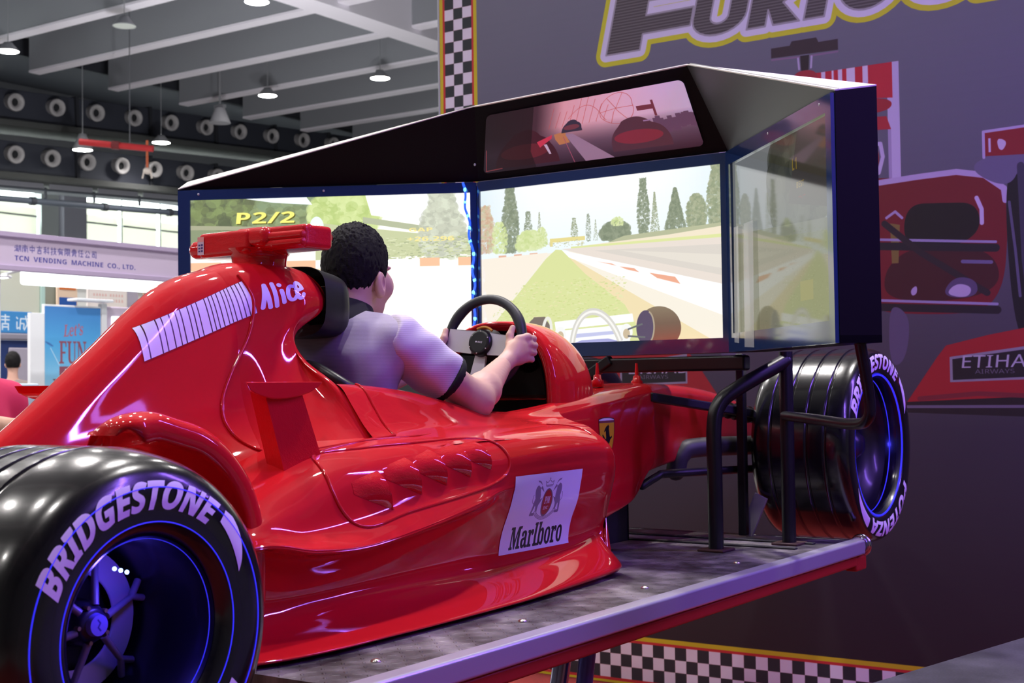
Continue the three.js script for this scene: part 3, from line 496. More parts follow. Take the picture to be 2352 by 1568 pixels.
    // chequered borders
    const border = (horizontal) => {
      const q = 0.0605, o = horizontal ? 0.03 : x0 + 0.03;
      const r = (c, a, b, d, e) => { g.fillStyle = c; if (horizontal) g.fillRect(b, a, e - b, d - a); else g.fillRect(a, b, d - a, e - b); };
      const far = horizontal ? WX : WY, s0 = horizontal ? x0 : 0;
      r('#d6c326', o - 0.03, s0, o + 0.222, s0 + far); r('#cf3338', o - 0.008, s0, o + 0.2, s0 + far);
      for (let k = 0; k < far / q; k++) for (let i = 0; i < 3; i++) r((k + i) % 2 ? '#2d3138' : '#ece3f2', o + 0.006 + i * q, s0 + k * q, o + 0.006 + (i + 1) * q, s0 + (k + 1) * q);
    };
    border(true); border(false);
    g.restore();
  });
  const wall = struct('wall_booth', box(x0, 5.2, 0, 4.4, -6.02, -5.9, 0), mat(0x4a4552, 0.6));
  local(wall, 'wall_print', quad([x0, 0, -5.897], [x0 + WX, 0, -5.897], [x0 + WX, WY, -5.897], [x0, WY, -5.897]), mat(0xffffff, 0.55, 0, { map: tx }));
  local(wall, 'edge_profile', box(x0 - 0.012, x0, 0, 4.4, -6.02, -5.893, 0.003), alu);
}
// ---------------------------------------------------------------- LED columns on the booth wall, right of the view
{
  const tubeM = mat(0xffffff, 0.5, 0, { emissive: ledColor, emissiveIntensity: 14 }), baseM = mat(0x1b1b22, 0.6);
  for (const [x, y, h, z, k, l] of [[2.62, 3.05, 2.2, -4.85, 5, 'tall violet LED column beyond the second platform, seen only as reflections'], [2.75, 3.0, 1.8, -2.75, 6, 'violet LED column beside the second platform, seen only as reflections']]) {
    const t = thing('led_column', l, 'light', [x, 0, z]), top = 0;
    local(t, 'base', new THREE.CylinderGeometry(0.1, 0.12, 0.04, 20).translate(0, top + 0.032, 0), baseM);
    local(t, 'stem', new THREE.CylinderGeometry(0.02, 0.02, y - h / 2 - top, 12).translate(0, (y - h / 2 + top) / 2, 0), baseM);
    local(t, 'tube', new THREE.CylinderGeometry(0.024, 0.024, h, 14).translate(0, y, 0), tubeM);
    local(t, 'cap', new THREE.CylinderGeometry(0.028, 0.028, 0.04, 14).translate(0, y + h / 2 + 0.01, 0), baseM);
    addArea(x - 0.04, y, z + 0.01, 0.4, 1.2, -2.7, 0.05, h, ledColor, LED_POWER * k);
  }
}
// ---------------------------------------------------------------- motion platform
const deckTop = 0.97, DX = 0.737, DZ0 = -1.82, DZ1 = -4.36;
{
  const scuff = noiseTex(512, 512, (u, v) => { const n = fbm(u, v, 8), m = fbm(v + 0.3, u, 24); const d = 84 + 150 * (n - 0.45) + 60 * (m - 0.5) + 14 * rnd(); return [d * 1.02, d * 0.97, d * 0.98]; }, true, 1.3, 1.3);
  const bumpT = canvas(512, 512, (g) => { g.fillStyle = '#000'; g.fillRect(0, 0, 512, 512); g.fillStyle = '#fff'; for (let j = 0; j < 16; j++) for (let i = 0; i < 16; i++) { g.save(); g.translate(i * 32 + 16, j * 32 + 16); g.rotate((i + j) % 2 ? 0.78 : -0.78); g.beginPath(); g.ellipse(0, 0, 11, 3.4, 0, 0, 7); g.fill(); g.restore(); } }, false);
  bumpT.wrapS = bumpT.wrapT = THREE.RepeatWrapping; bumpT.repeat.set(2.2, 2.2);
  const deckM = mat(0xffffff, 0.45, 0.25, { map: scuff, bumpMap: bumpT, bumpScale: 0.0016 });
  const railM = mat(0xc9c6d2, 0.3, 0.55), redM = mat(0xb1261c, 0.45), darkM = mat(0x17161b, 0.6);
  const p = thing('motion_platform', 'raised steel tread-plate platform with bright metal edging under the racing car', 'platform', [0, 0, -3]);
  const top = box(-DX, DX, deckTop - 0.03, deckTop, DZ1, DZ0, 0); { const P = top.attributes.position, u = top.attributes.uv; for (let i = 0; i < P.count; i++) u.setXY(i, P.getX(i), P.getZ(i)); }
  part(p, 'deck_plate', top, deckM);
  const neck = box(-0.36, 0.36, deckTop - 0.03, deckTop, DZ0, -0.5, 0); { const P = neck.attributes.position, u = neck.attributes.uv; for (let i = 0; i < P.count; i++) u.setXY(i, P.getX(i), P.getZ(i)); }
  part(p, 'rear_deck_plate', neck, deckM);
  part(p, 'frame', merge([box(-DX + 0.02, DX - 0.02, deckTop - 0.1, deckTop - 0.03, DZ1 + 0.03, DZ0, 0), box(-0.34, 0.34, deckTop - 0.1, deckTop - 0.03, DZ0, -0.5, 0)]), darkM);
  for (const s of [1, -1]) {
    const sx = (g) => (s > 0 ? g : mirrorX(g));
    part(p, 'edge_rail', sx(box(DX, DX + 0.05, deckTop - 0.045, deckTop + 0.004, DZ1 - 0.02, DZ0, 0.008)), railM);
    part(p, 'red_strip', sx(box(DX - 0.02, DX + 0.035, deckTop - 0.082, deckTop - 0.047, DZ1 + 0.02, DZ0, 0.008)), redM);
    part(p, 'end_cap', sx(merge([rod([DX + 0.02, deckTop - 0.02, DZ1 - 0.02], [DX + 0.02, deckTop - 0.02, DZ1 - 0.06], 0.03, 20), new THREE.TorusGeometry(0.03, 0.008, 8, 20).translate(DX + 0.02, deckTop - 0.02, DZ1 - 0.06)])), mat(0xd6d6e4, 0.15, 1));
    part(p, 'red_bracket', sx(box(DX - 0.01, DX + 0.035, deckTop - 0.1, deckTop - 0.05, DZ1 - 0.07, DZ1 + 0.02, 0.008)), redM);
    for (const z of [-2.02, -2.53, -3.1, -3.66]) part(p, 'rivet', sx(ellipsoid(0.655, deckTop + 0.001, z, 0.011, 0.006, 0.011, 10)), mat(0xe2dccf, 0.2, 0.9));
  }
  part(p, 'front_lip', box(-DX, DX, deckTop - 0.04, deckTop + 0.003, DZ1 - 0.015, DZ1, 0.004), mat(0x5c5b60, 0.35, 0.8));
  for (const z of [-4.2, -4.05]) part(p, 'deck_rib', box(-0.66, 0.68, deckTop, deckTop + 0.006, z - 0.012, z + 0.012, 0.003), darkM);
  // legs and lifting struts
  part(p, 'base_frame', merge([box(-0.5, 0.5, 0.012, 0.08, -3.9, -1.2, 0.01), box(-0.2, 0.2, 0.08, 0.3, -3.3, -2.0, 0.02)]), darkM);
  for (const [x, z] of [[0.46, -2.93], [-0.46, -2.93]]) {
    const s = sub(p, 'lifting_strut');  s.position.set(0, 0, 3);
    local(s, 'sleeve', rod([x - 0.06, 0.09, z + 0.05], [x - 0.02, 0.62, z - 0.05], 0.04), darkM);
    local(s, 'piston', rod([x - 0.02, 0.6, z - 0.05], [x + 0.005, 0.9, z - 0.1], 0.024), mat(0x9c9cc0, 0.2, 0.9));
    local(s, 'outer_tube', rod([x + 0.03, 0.09, z + 0.02], [x + 0.07, 0.87, z - 0.1], 0.022), mat(0x5a59b0, 0.3, 0.6));  // blue light falling on the tube is put into its colour
  }
  for (const [x, z] of [[0.3, -1.3], [-0.3, -1.3], [-0.3, -2.1], [0.3, -2.1]]) part(p, 'leg', rod([x, 0.08, z], [x, 0.88, z], 0.05), darkM);
}
// neighbouring platform cutting the lower right corner
{
  const t = thing('motion_platform', 'dark grey tread-plate corner of a second platform at the lower right', 'platform', [1.9, 0, -2.6]);
  t.rotation.y = -0.21;
  const dk = noiseTex(256, 256, (u, v) => { const n = fbm(u, v, 6), d = 54 + 70 * (n - 0.4) + 16 * rnd(); return [d, d * 0.98, d * 1.06]; }, true, 1.4, 1.4);
  const g = box(-0.48, 0.3, 0.82, 0.9, -1.6, 0.85, 0.006); { const P = g.attributes.position, u = g.attributes.uv; for (let i = 0; i < P.count; i++) u.setXY(i, P.getX(i), P.getZ(i)); }
  local(t, 'deck_plate', g, mat(0xffffff, 0.5, 0.4, { map: dk }));
  local(t, 'frame', box(-0.44, 0.26, 0.7, 0.82, -1.55, 0.8, 0.01), mat(0x17161b, 0.6));
  for (const [x, z] of [[-0.2, -1.35], [0.15, -1.35], [-0.2, 0.65], [0.15, 0.65]]) local(t, 'leg', rod([x, 0.0, z], [x, 0.72, z], 0.05), mat(0x17161b, 0.6));
  local(t, 'rivet', ellipsoid(-0.12, 0.9, -0.3, 0.011, 0.006, 0.011, 10), mat(0xe2dccf, 0.2, 0.9));
}
// ---------------------------------------------------------------- three-screen display cabinet
const blackSheet = mat(0x0f0d11, 0.6, 0, { specularIntensity: 0.2 }), bezelM = mat([0.008, 0.028, 0.12], 0.12, 0, { clearcoat: 1, clearcoatRoughness: 0.08 }), roofM = mat(0xd6d4cc, 0.5), frameBlack = mat(0x131218, 0.35, 0.2);  // blue sheen on the black bezels is put into the bezelM colour
{
  function foliage(g, cx, base, w, h, cols, n, shape) {
    g.globalAlpha = 0.55; for (let k = 0; k < n * 4; k++) {
      const t = rnd(), a = rnd() * 2 - 1, half = shape === 'cone' ? (1 - t) * 0.95 + 0.06 : shape === 'poplar' ? 0.5 + 0.5 * Math.sin(Math.PI * Math.min(1, t * 1.05 + 0.12)) : Math.sqrt(Math.max(0.02, 1 - (2 * t - 0.8) ** 2 / 1.5));
      g.fillStyle = cols[Math.floor(rnd() * cols.length)]; const r = (shape === 'cone' ? 0.05 : 0.07) * w * (0.4 + rnd());
      g.beginPath(); g.ellipse(cx + a * half * w / 2, base - t * h, r, r * 0.85, 0, 0, 7); g.fill();
    } g.globalAlpha = 1;
  }
  const P = (g, c, pts) => { g.fillStyle = c; g.beginPath(); pts.forEach(([x, y], i) => (i ? g.lineTo(x, y) : g.moveTo(x, y))); g.closePath(); g.fill(); };
  const speck = (g, n, x0, x1, y0, y1, cols, s) => { for (let k = 0; k < n; k++) { g.fillStyle = cols[k % cols.length]; g.fillRect(x0 + rnd() * (x1 - x0), y0 + rnd() * (y1 - y0), s * (0.5 + rnd() * 2), s * 0.5); } };
  const dim = ['#a7ad8e', '#98a283', '#b3b89a', '#8f9a80'], dark = ['#7f8a74', '#8b957e', '#98a089'], lime = ['#d6e2a4', '#c9d894', '#e0e9b6'];
  function raceCar(g, w, h) {
    const X = (x) => x * w, Y = (y) => y * h;
    g.fillStyle = '#7d7169'; g.beginPath(); g.ellipse(X(0.255), Y(0.93), X(0.055), Y(0.1), 0, 0, 7); g.fill(); P(g, '#7d7169', [[X(0.2), Y(0.92)], [X(0.235), Y(0.83)], [X(0.285), Y(0.83)], [X(0.31), Y(0.98)], [X(0.2), Y(1)]]);
    g.strokeStyle = '#ecebe2'; g.lineWidth = X(0.012); g.beginPath(); g.ellipse(X(0.292), Y(0.925), X(0.018), Y(0.085), 0.1, 0, 7); g.stroke();
    P(g, '#fdfeff', [[X(0.325), Y(0.865)], [X(0.65), Y(0.835)], [X(0.655), Y(0.885)], [X(0.33), Y(0.915)]]);
    P(g, '#fbfdff', [[X(0.36), Y(1)], [X(0.37), Y(0.92)], [X(0.62), Y(0.9)], [X(0.64), Y(1)]]);
    P(g, '#c5c8ea', [[X(0.41), Y(0.945)], [X(0.57), Y(0.935)], [X(0.575), Y(0.955)], [X(0.41), Y(0.97)]]); P(g, '#a9a9dc', [[X(0.41), Y(1)], [X(0.44), Y(0.985)], [X(0.55), Y(0.98)], [X(0.6), Y(1)]]);
    g.strokeStyle = '#d8d6cf'; g.lineWidth = X(0.024); g.beginPath(); g.moveTo(X(0.4), Y(1)); g.bezierCurveTo(X(0.42), Y(0.76), X(0.54), Y(0.74), X(0.6), Y(1)); g.stroke();
    g.strokeStyle = '#f7f5f0'; g.lineWidth = X(0.008); g.beginPath(); g.moveTo(X(0.4), Y(1)); g.bezierCurveTo(X(0.42), Y(0.76), X(0.54), Y(0.74), X(0.6), Y(1)); g.stroke();
    for (const x of [0.35, 0.625]) { g.fillStyle = '#f5f6f4'; g.beginPath(); g.ellipse(X(x), Y(0.945), X(0.025), Y(0.05), 0, 0, 7); g.fill(); g.fillStyle = '#cdbb9d'; g.beginPath(); g.ellipse(X(x), Y(0.955), X(0.014), Y(0.03), 0, 0, 7); g.fill(); }
    const wg = g.createLinearGradient(0, Y(0.8), 0, Y(1)); wg.addColorStop(0, '#8d7d68'); wg.addColorStop(0.5, '#7a6253'); wg.addColorStop(1, '#8a5648'); g.fillStyle = wg; g.beginPath(); g.ellipse(X(0.755), Y(0.925), X(0.085), Y(0.125), 0.1, 0, 7); g.fill();
    g.fillStyle = '#5d5069'; g.beginPath(); g.ellipse(X(0.7), Y(0.92), X(0.035), Y(0.1), 0.05, 0, 7); g.fill(); g.strokeStyle = '#b1a28c'; g.lineWidth = X(0.006); g.beginPath(); g.ellipse(X(0.705), Y(0.925), X(0.03), Y(0.1), 0.05, -1.3, 1.3); g.stroke();
    g.strokeStyle = '#6d6f72'; g.lineWidth = X(0.006); g.beginPath(); g.moveTo(X(0.63), Y(0.93)); g.lineTo(X(0.69), Y(0.9)); g.moveTo(X(0.63), Y(0.97)); g.lineTo(X(0.7), Y(0.98)); g.stroke();
  }
  const centreTx = canvas(1280, 720, (g, w, h) => {
    const X = (x) => x * w, Y = (y) => y * h;
    const sky = g.createLinearGradient(0, 0, 0, Y(0.4)); sky.addColorStop(0, '#ffffff'); sky.addColorStop(1, '#eef8fb'); g.fillStyle = sky; g.fillRect(0, 0, w, h);
    const hz = g.createLinearGradient(0, 0, w, 0); hz.addColorStop(0, 'rgba(200,228,240,.5)'); hz.addColorStop(0.3, 'rgba(235,246,250,0)'); hz.addColorStop(0.7, 'rgba(235,246,250,0)'); hz.addColorStop(1, 'rgba(214,236,243,.6)'); g.fillStyle = hz; g.fillRect(0, 0, w, Y(0.4));
    P(g, '#f6efe0', [[0, Y(0.44)], [w, Y(0.42)], [w, h], [0, h]]);
    foliage(g, X(0.02), Y(0.4), X(0.09), Y(0.3), ['#d9c3a9', '#d0a98e', '#c8cba8'], 160, 'poplar'); foliage(g, X(0.135), Y(0.41), X(0.075), Y(0.44), dark, 300, 'poplar'); foliage(g, X(0.085), Y(0.41), X(0.07), Y(0.2), lime, 90, 'round');
    foliage(g, X(0.215), Y(0.4), X(0.04), Y(0.24), dark, 110, 'poplar'); foliage(g, X(0.265), Y(0.39), X(0.032), Y(0.22), dim, 100, 'cone'); foliage(g, X(0.22), Y(0.4), X(0.12), Y(0.11), lime, 130, 'round'); foliage(g, X(0.275), Y(0.39), X(0.05), Y(0.12), lime, 70, 'round');
    foliage(g, X(0.415), Y(0.37), X(0.03), Y(0.14), dim, 80, 'poplar'); foliage(g, X(0.475), Y(0.38), X(0.022), Y(0.17), dark, 100, 'poplar'); foliage(g, X(0.505), Y(0.38), X(0.022), Y(0.13), dim, 80, 'cone'); foliage(g, X(0.585), Y(0.38), X(0.12), Y(0.1), dark, 200, 'round'); foliage(g, X(0.595), Y(0.3), X(0.05), Y(0.05), lime, 40, 'round');
    foliage(g, X(0.7), Y(0.37), X(0.05), Y(0.34), dark, 240, 'poplar'); foliage(g, X(0.745), Y(0.37), X(0.04), Y(0.25), dim, 160, 'cone'); foliage(g, X(0.825), Y(0.36), X(0.085), Y(0.25), dark, 320, 'cone'); foliage(g, X(0.905), Y(0.36), X(0.075), Y(0.2), dim, 240, 'round'); foliage(g, X(0.985), Y(0.35), X(0.08), Y(0.36), dim, 300, 'poplar');
    P(g, '#b9bd9c', [[X(0.55), Y(0.4)], [X(0.62), Y(0.365)], [w, Y(0.335)], [w, Y(0.38)]]); P(g, '#f2e6cd', [[X(0.45), Y(0.405)], [X(0.8), Y(0.38)], [w, Y(0.355)], [w, Y(0.405)]]); P(g, '#dfe6a3', [[X(0.4), Y(0.405)], [w, Y(0.4)], [w, Y(0.425)], [X(0.4), Y(0.415)]]);
    g.fillStyle = '#e7da93'; g.fillRect(X(0.31), Y(0.345), X(0.15), Y(0.025)); g.fillRect(X(0.31), Y(0.345), X(0.012), Y(0.05)); speck(g, 60, X(0.3), X(0.46), Y(0.36), Y(0.4), ['#d9cfa0', '#cfd0ae', '#b9bd9c'], 5);
    g.fillStyle = '#e8b9a0'; for (const x of [0.1, 0.17, 0.24]) g.fillRect(X(x - 0.02), Y(0.425), X(0.035), Y(0.018));
    P(g, '#e9ded4', [[X(0.36), Y(0.415)], [w, Y(0.42)], [w, Y(0.72)]]); P(g, '#dcd5cc', [[X(0.5), Y(0.44)], [w, Y(0.46)], [w, Y(0.64)]]); P(g, '#e6dfd4', [[X(0.6), Y(0.45)], [w, Y(0.52)], [w, Y(0.6)]]);
    P(g, '#f0dfb4', [[X(0.355), Y(0.43)], [w, Y(1.05)], [X(0.5), Y(1.02)], [X(0.37), Y(0.5)]]);
    P(g, '#ffffff', [[X(0.355), Y(0.42)], [w, Y(0.69)], [w, Y(0.87)], [X(0.39), Y(0.47)]]);
    for (const [a, b] of [[0.5, 0.57], [0.6, 0.66], [0.72, 0.82]]) { const t = (x) => (x - 0.355) / 0.645; P(g, '#efae92', [[X(a), Y(0.425 + 0.27 * t(a) + 0.02)], [X(b), Y(0.425 + 0.27 * t(b) + 0.012)], [X(b + 0.02), Y(0.43 + 0.34 * t(b))], [X(a + 0.03), Y(0.43 + 0.34 * t(a) + 0.01)]]); }
    P(g, '#dbe2a1', [[X(0.335), Y(0.415)], [X(0.36), Y(0.42)], [X(0.46), Y(0.58)], [X(0.62), Y(0.78)], [X(0.7), h], [0, h], [0, Y(0.95)], [X(0.14), Y(0.72)], [X(0.29), Y(0.47)]]);
    speck(g, 900, X(0.05), X(0.62), Y(0.6), h, ['#d2db96', '#e3e8b4', '#cdd78c', '#e8e2b0'], 7);
    P(g, '#f8eedf', [[0, Y(0.44)], [X(0.3), Y(0.43)], [X(0.14), Y(0.7)], [0, Y(0.86)]]);
    raceCar(g, w, h);
  });
  const leftTx = canvas(1280, 720, (g, w, h) => {
    const X = (x) => x * w, Y = (y) => y * h;
    g.fillStyle = '#fffef8'; g.fillRect(0, 0, w, h);
    g.fillStyle = '#8f9a7a'; g.fillRect(0, 0, X(0.62), Y(0.3)); 
    foliage(g, X(0.12), Y(0.28), X(0.3), Y(0.3), ['#6f775a', '#7d8a5c', '#8b9a68', '#5f6650'], 400, 'round'); foliage(g, X(0.35), Y(0.26), X(0.25), Y(0.3), ['#89997a', '#74805f', '#97a679'], 300, 'round'); foliage(g, X(0.55), Y(0.26), X(0.24), Y(0.3), ['#c4d48e', '#b3c67c', '#d3e0a2'], 400, 'round');
    P(g, '#eef6fb', [[X(0.2), 0], [X(0.42), 0], [X(0.44), Y(0.05)], [X(0.3), Y(0.03)]]); P(g, '#8b9577', [[0, Y(0.2)], [X(0.5), Y(0.24)], [X(0.5), Y(0.32)], [0, Y(0.33)]]); P(g, '#a7a78d', [[X(0), Y(0.17)], [X(0.45), Y(0.2)], [X(0.45), Y(0.22)], [0, Y(0.2)]]);
    P(g, '#c2c89f', [[X(0.45), Y(0.17)], [w, Y(0.3)], [w, Y(0.4)], [X(0.45), Y(0.42)]]); P(g, '#b1b79a', [[X(0.62), Y(0.14)], [w, Y(0.26)], [w, Y(0.3)], [X(0.62), Y(0.18)]]); P(g, '#fdfefe', [[X(0.63), 0], [w, 0], [w, Y(0.24)], [X(0.65), Y(0.13)]]);
    foliage(g, X(0.9), Y(0.42), X(0.16), Y(0.42), ['#c3c6b4', '#b3b7a6', '#d4d8c4'], 260, 'poplar'); speck(g, 500, X(0.5), w, Y(0.28), Y(0.42), ['#b8c193', '#d4d9b4', '#c8cda6', '#a5ad8a'], 9);
    g.fillStyle = '#eebd9a'; for (const [a, b] of [[0.0, 0.11], [0.24, 0.45], [0.82, 0.89], [0.955, 1]]) g.fillRect(X(a), Y(0.42), X(b - a), Y(0.055)); P(g, '#fbe3c6', [[0, Y(0.475)], [X(0.5), Y(0.475)], [X(0.5), Y(0.6)], [0, Y(0.62)]]);
    g.fillStyle = '#e6f6fb'; g.beginPath(); g.ellipse(X(0.455), Y(0.2), X(0.025), Y(0.07), 0, 0, 7); g.fill();
    const T = (s, x, y, sx, sy) => { for (const [c, d] of [['#5c5c2c', 5], ['#f6ec7e', 0]]) { g.fillStyle = c; letterer(g, s, X(x) + d, Y(y) + d, sx, sy, 0.1, 'bold 60px sans-serif'); } };
    T('P2/2', 0.155, 0.165, 2.25, 1.25); g.fillStyle = '#f3e07a'; letterer(g, 'BAR', X(0.405), Y(0.26), 0.95, 0.5, 0, 'bold 60px sans-serif');
    g.fillStyle = '#efdf95'; letterer(g, 'GAP', X(0.78), Y(0.245), 0.95, 0.42, 0, 'bold 60px sans-serif'); letterer(g, '+26.296', X(0.775), Y(0.31), 1.0, 0.5, 0, 'bold 60px sans-serif');
  });
  const rightTx = canvas(1280, 720, (g, w, h) => {
    const X = (x) => x * w, Y = (y) => y * h;
    g.fillStyle = '#c9cfd2'; g.fillRect(0, 0, w, h); foliage(g, X(0.75), Y(0.42), X(0.62), Y(0.5), ['#6d715c', '#7b8064', '#5c604e', '#8b8e76'], 700, 'round'); P(g, '#6b6455', [[X(0.72), 0], [w, 0], [w, Y(0.45)], [X(0.62), Y(0.36)]]);
    P(g, '#a8ab92', [[0, Y(0.42)], [w, Y(0.5)], [w, Y(0.56)], [0, Y(0.47)]]); P(g, '#a9ad7c', [[0, Y(0.47)], [w, Y(0.56)], [w, h], [0, h]]); speck(g, 600, 0, w, Y(0.5), h, ['#9ca372', '#b5b98a'], 9);
    g.fillStyle = '#d7b84c'; letterer(g, 'L1', X(0.66), Y(0.2), 1.1, 1.0, 0, 'bold 60px sans-serif'); letterer(g, 'BEST', X(0.7), Y(0.3), 0.7, 0.55, 0, 'bold 60px sans-serif'); g.fillStyle = '#b9382e'; letterer(g, '--.--', X(0.72), Y(0.36), 0.9, 0.55, 0, 'bold 60px sans-serif'); g.fillStyle = '#cfc27a'; g.fillRect(X(0.72), Y(0.78), X(0.12), Y(0.1));
  });
  const yT = 2.26, yB = 1.6, T = 0.115;
  const L0 = [-1.56, yT, -3.51], CL = [-0.55, yT, -4.06], CR = [0.47, yT, -4.05], R0 = [1.09, yT, -3.38], PL = [-0.446, 2.5, -3.9], PR = [0.4, 2.527, -3.9];
  const back = (a, b, p, d) => { const dx = b[0] - a[0], dz = b[2] - a[2], l = Math.hypot(dx, dz); return [p[0] + (dz / l) * d, p[1], p[2] - (dx / l) * d]; };
  const L1 = back(L0, CL, L0, T), R1 = back(CR, R0, R0, T), BL = [-0.62, 2.31, -4.2], BR = [0.54, 2.31, -4.19];
  R1[1] = 2.275; L1[1] = 2.305;
  const low = (p, y = yB) => [p[0], y, p[2]];
  const d = thing('screen_cabinet', 'black three-screen racing display cabinet with a peaked hood in front of the car', 'display', [0, yB, -4]);
  // carcass behind the screens
  const L1c = back(L0, CL, CL, T), R1c = back(CR, R0, CR, T);
  const shell = [];
  for (const [a, b, bb, aa] of [[L0, CL, L1c, L1], [CL, CR, R1c, L1c], [CR, R0, R1, R1c]]) shell.push(flip(slab([low(a), low(b), low(bb), low(aa)].reverse(), 0.02)), quad(low(aa), low(bb), [bb[0], yT, bb[2]], [aa[0], yT, aa[2]]));
  part(d, 'back_panel', merge(shell), blackSheet);
  part(d, 'side_panel', slab([low(R0), low(R1), [R1[0], R1[1], R1[2]], R0], 0.012), blackSheet);
  part(d, 'side_panel', slab([low(L1), low(L0), L0, L1], 0.012), blackSheet);
  part(d, 'hood_panel', slab([L0, CL, PL], 0.015), blackSheet); part(d, 'hood_panel', slab([CL, CR, PR, PL], 0.015), blackSheet); part(d, 'hood_panel', slab([CR, R0, PR], 0.015), mat(0x2b2a2c, 0.4));
  const up = (p) => [p[0], p[1] + 0.004, p[2]];
  part(d, 'roof_panel', slab([L0, PL, L1].map(up), 0.004), roofM); part(d, 'roof_panel', merge([slab([PL, BL, L1].map(up), 0.004), slab([PL, PR, BR, BL].map(up), 0.004), slab([PR, R1, BR].map(up), 0.004)]), roofM); part(d, 'roof_panel', slab([PR, R0, R1].map(up), 0.004), mat(0xdedcd2, 0.5));
  // screens with their frames
  const lerp = (a, b, t) => a.map((v, k) => v + (b[k] - v) * t);
  const glow = (tx, k, o = {}) => mat(0x050505, 0.12, 0, { map: null, emissive: new THREE.Color(1, 1, 1), emissiveMap: tx, emissiveIntensity: k, ...o });
  const screen = (name, a, b, u0, u1, y0, y1, m, label) => {
    const dx = b[0] - a[0], dz = b[2] - a[2], l = Math.hypot(dx, dz), n = [-dz / l, dx / l];        // towards the driver
    const at = (u, y, o) => [a[0] + dx * u + n[0] * o, y, a[2] + dz * u + n[1] * o];
    const g = sub(d, 'screen', [-0, -yB, 4]); if (label) g.userData.label = label;
    const f = (ua, ub, ya, yb) => slab([at(ua, ya, 0.012), at(ub, ya, 0.012), at(ub, yb, 0.012), at(ua, yb, 0.012)], 0.03);
    local(g, 'bezel', merge([f(0.004, 0.996, y1, yT - 0.004), f(0.004, 0.996, yB, y0), f(0.004, u0, y0, y1), f(u1, 0.996, y0, y1)]), bezelM);
    local(g, 'picture', quad(at(u0, y0, 0.004), at(u1, y0, 0.004), at(u1, y1, 0.004), at(u0, y1, 0.004)), m);
    return { g, at };
  };
  const s1 = screen('left', L0, CL, 0.045, 0.975, 1.652, 2.218, glow(leftTx, SCREEN_GLOW * 1.15), 'screen with the bright sandy run-off and yellow lap figures');
  const s2 = screen('centre', CL, CR, 0.014, 0.975, 1.648, 2.22, glow(centreTx, SCREEN_GLOW), 'screen with the grass strip, red and white kerb and white racing car');
  const s3 = screen('right', CR, R0, 0.06, 0.955, 1.66, 2.21, mat([0.01, 0.01, 0.01], 0.06, 0, { emissive: new THREE.Color(1, 1, 1), emissiveMap: rightTx, emissiveIntensity: SCREEN_GLOW * 0.22, specularIntensity: 1, ior: 2.0 }), 'dim side screen behind a glossy sheet that mirrors the middle one');
  // rope of blue LEDs hanging over the joint
  const rope = []; for (let k = 0; k <= 26; k++) { const t = k / 26, p = s1.at(0.955 + 0.03 * Math.min(1, t * 2.2) + 0.004 * Math.sin(k * 1.3), 2.25 - 0.62 * t, 0.03 + 0.006 * Math.sin(k * 1.9)); rope.push(p); }
  const rg = sub(d, 'led_rope', [0, -yB, 4]);
  local(rg, 'rope', tube(rope, 0.0045, 80, 8), mat(0x1126c8, 0.3, 0, { emissive: new THREE.Color(0.02, 0.1, 1), emissiveIntensity: 1.6 }));
  for (let k = 1; k < 26; k += 2) local(rg, 'led', ellipsoid(...rope[k], 0.006, 0.009, 0.006, 8), mat(0x88c8ff, 0.3, 0, { emissive: new THREE.Color(0.1, 0.45, 1), emissiveIntensity: 3 }));
  // peeling film strips on the right screen
  const film = (u, w, y) => quad(s3.at(u, y, 0.014), s3.at(u + w, y - 0.004, 0.014), s3.at(u + w + 0.004, 2.0, 0.011), s3.at(u + 0.004, 2.0, 0.011));
  const filmM = mat(0xe6f8ff, 0.3, 0, { transparent: true, opacity: 0.42 });
  part(d, 'film_strip', film(0.08, 0.05, 1.63), filmM); part(d, 'film_strip', film(0.19, 0.1, 1.612), filmM);
  // print on the hood
  const ad = canvas(1024, 340, (g, w, h) => {
    const X = (x) => x * w, Y = (y) => y * h; g.beginPath(); g.roundRect(0, 0, w, h, 26); g.clip();
    const gr = g.createLinearGradient(0, 0, w, 0); gr.addColorStop(0, '#2a2230'); gr.addColorStop(0.28, '#4a3440'); gr.addColorStop(0.42, '#eeb4bc'); gr.addColorStop(0.7, '#f2c6d8'); gr.addColorStop(1, '#dcc8f6'); g.fillStyle = gr; g.fillRect(0, 0, w, h);
    const g2 = g.createLinearGradient(0, 0, 0, h); g2.addColorStop(0.4, 'rgba(70,55,75,0)'); g2.addColorStop(0.7, 'rgba(84,66,88,.85)'); g2.addColorStop(1, 'rgba(52,40,58,1)'); g.fillStyle = g2; g.fillRect(0, 0, w, h);
    g.strokeStyle = 'rgba(196,96,96,.75)'; g.lineWidth = 3; for (let k = 0; k < 9; k++) { g.beginPath(); g.moveTo(X(0.35 + k * 0.035), Y(0.42)); g.lineTo(X(0.37 + k * 0.035), Y(0.08 + 0.1 * Math.sin(k))); g.stroke(); } g.beginPath(); g.arc(X(0.69), Y(0.26), Y(0.24), 0, 7); g.stroke(); for (let k = 0; k < 6; k++) { g.beginPath(); g.moveTo(X(0.69), Y(0.26)); g.lineTo(X(0.69) + Y(0.24) * Math.cos(k), Y(0.26) + Y(0.24) * Math.sin(k)); g.stroke(); } g.beginPath(); g.moveTo(X(0.45), Y(0.3)); g.bezierCurveTo(X(0.52), Y(0.02), X(0.58), Y(0.1), X(0.64), Y(0.42)); g.stroke();
    g.fillStyle = '#7b3b4b'; g.fillRect(X(0.78), Y(0.28), X(0.07), Y(0.07)); g.fillRect(X(0.845), Y(0.22), X(0.01), Y(0.24)); g.fillStyle = '#6a5070'; for (let k = 0; k < 14; k++) g.fillRect(X(0.83 + k * 0.012), Y(0.44 + rnd() * 0.1), X(0.02), Y(0.2));
